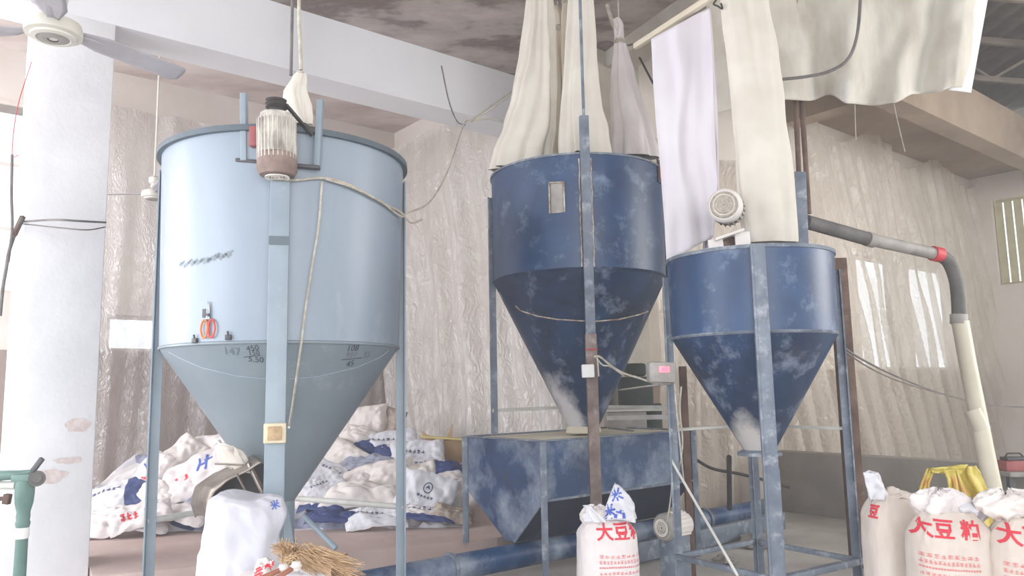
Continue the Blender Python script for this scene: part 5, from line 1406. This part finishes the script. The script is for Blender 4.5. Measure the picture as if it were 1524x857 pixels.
# wires around the column
cable('hanging_wire', [at(32, 330, 5.6), at(80, 327, 5.45), at(120, 329, 5.5), at(157, 331, 5.9)], .008, M['greycord'], 'grey wire wrapped around the white column')
cable('hanging_wire', [at(34, 333, 5.6), at(90, 339, 5.45), at(130, 342, 5.5), at(156, 338, 5.9)], .005, M['greycord'], 'thinner wire sagging below the one around the white column')
cable('electric_cable', [at(33, 325, 5.55), at(24, 345, 5.55), at(14, 372, 5.5), at(9, 400, 5.5), at(4, 430, 5.5), at(0, 470, 5.5)], .012, M['greycord'], 'grey cable bundle hanging left of the white column')
cable('electric_cable', [at(18, 230, 5.5), at(17, 290, 5.5), at(18, 340, 5.5), at(12, 390, 5.5)], .01, M['greycord'], 'dark cable hanging straight down at the left edge')
cable('electric_cable', [at(47, 92, 5.66), at(26, 160, 5.5), at(18, 228, 5.5), at(28, 231, 5.5)], .003, M['redtape'], 'thin red thread-like wire left of the white column')
mb = MB(); A_ = at(21, 350, 5.52); B_ = at(34, 322, 5.6); mb.bar(A_, B_, .03, .03); tag(mb.build('wire_bracket', M['rust']), 'small rusty bracket on the left edge of the white column', 'bracket')

# ------------------------------------------------------------------ green crank stand
gp = at(36, 745, 3.9); GS = empty('hand_pump', Vector((gp.x, gp.y, 0)), 'green cast iron stand with a lever handle at the lower left', 'pump')
gx, gy = gp.x, gp.y
def gz(py): return at(36, py, gy).z
mb = MB(); mb.lathe([(.11, 0), (.11, .02), (.05, .04), (.032, .06), (.027, gz(800)), (.027, gz(790))], (gx, gy, 0), 28); mb.build('post', M['green'], GS)
mb = MB(); mb.lathe([(.028, gz(801)), (.031, gz(798)), (.031, gz(786)), (.028, gz(784))], (gx, gy, 0), 28); mb.build('white_band', M['whiteplastic'], GS)
mb = MB(); mb.lathe([(.028, gz(786)), (.033, gz(778)), (.029, gz(774)), (.031, gz(768)), (.029, gz(762)), (.040, gz(748)), (.043, gz(735)), (.043, gz(715)), (.043, gz(706)), (0, gz(703))], (gx, gy, 0), 28); mb.build('pump_head', M['green'], GS)
mb = MB(); mb.box(at(38, 710, gy - .0), .095, .09, .035, bev=.012); mb.build('bracket_block', M['green'], GS)
mb = MB(); mb.tube([at(55, 712, gy - .06), at(55, 712, gy + .02)], .038, 24); mb.tube([at(55, 712, gy - .08), at(55, 712, gy - .06)], .02, 16); mb.build('pivot_wheel', M['hose'], GS)
mb = MB(); mb.bar(at(48, 702, gy - .06), at(63, 682, gy - .06), .022, .022); mb.build('lever', M['darkmetal'], GS)
mb = MB(); mb.tube([at(-60, 708, gy), at(0, 708, gy), at(30, 706, gy), at(48, 702, gy)], [.026, .026, .02, .012], 16); mb.build('handle_bar', M['green'], GS)
mb = MB(); mb.tube([at(-40, 722, gy + .02), at(24, 722, gy + .02)], .02, 12); mb.build('lower_rod', M['whitebar'], GS)
mb = MB(); mb.bar(at(-10, 742, gy), at(14, 742, gy), .025, .02); mb.bar(at(9, 750, gy), at(12, 735, gy), .03, .03); mb.build('clamp', M['rust'], GS)
# small white tube hanging on left leg of hopper 1
p = at(227, 622, 5.15); mb = MB(); mb.tube([p - UZ * .09, p + UZ * .07], .016, 10); mb.tube([p + UZ * .07, p + UZ * .2], .003, 6); tag(mb.build('hanging_tag', M['whiteplastic']), 'small white tube hanging on the left leg of the pale blue hopper', 'tag')
# ceiling lamp holder
p = at(527, 3, 5.0); mb = MB(); q = Vector((p.x, p.y, Z1)); mb.lathe([(0, -.09), (.035, -.085), (.045, -.05), (.04, -.0)], q, 20); tag(mb.build('lamp_holder', M['fanwhite']), 'small round white lamp holder on the ceiling', 'lamp')

# rubble and a hose ring on the floor under the small hopper
rk = random.Random(11)
spots = [(1062, 806, .16, 'broken concrete lump leftmost under the small blue hopper'), (1088, 798, .12, 'small grey concrete lump beside the short hopper post'), (1132, 812, .19, 'largest concrete lump under the small blue hopper'), (1148, 800, .11, 'little concrete lump just right of the front hopper leg'), (1078, 838, .10, 'concrete crumb nearest the bottom edge under the small hopper')]
for i, (px, py, sz, lab) in enumerate(spots):
    c = atz(px, py, .01); sd = rk.uniform(0, 50)
    def f(u, v):
        a = u * 2 * PI; d = Vector((math.cos(a) * math.sin(v * PI), math.sin(a) * math.sin(v * PI), -math.cos(v * PI)))
        d2 = d * (1 + .55 * nz(d, 1.6, sd)); q = Vector((d2.x * sz, d2.y * sz * .8, max(0, d2.z * sz * .45 + sz * .2)))
        return c + q
    mb = MB(); mb.grid(f, 22, 12, wrap=True); tag(mb.build('concrete_lump', M['lowwall'], ang=28), lab, 'rubble', 'rubble under the small hopper')
c = atz(1066, 686 + 34, .02)
mb = MB(); mb.tube([c + Vector((.38 * math.cos(t * PI / 16), .26 * math.sin(t * PI / 16), .012 * (t % 3 == 0))) for t in range(32)], .014, 8, closed=True)
tag(mb.build('rubber_hose', M['black']), 'thin black hose lying in a ring on the floor behind the small hopper', 'hose')
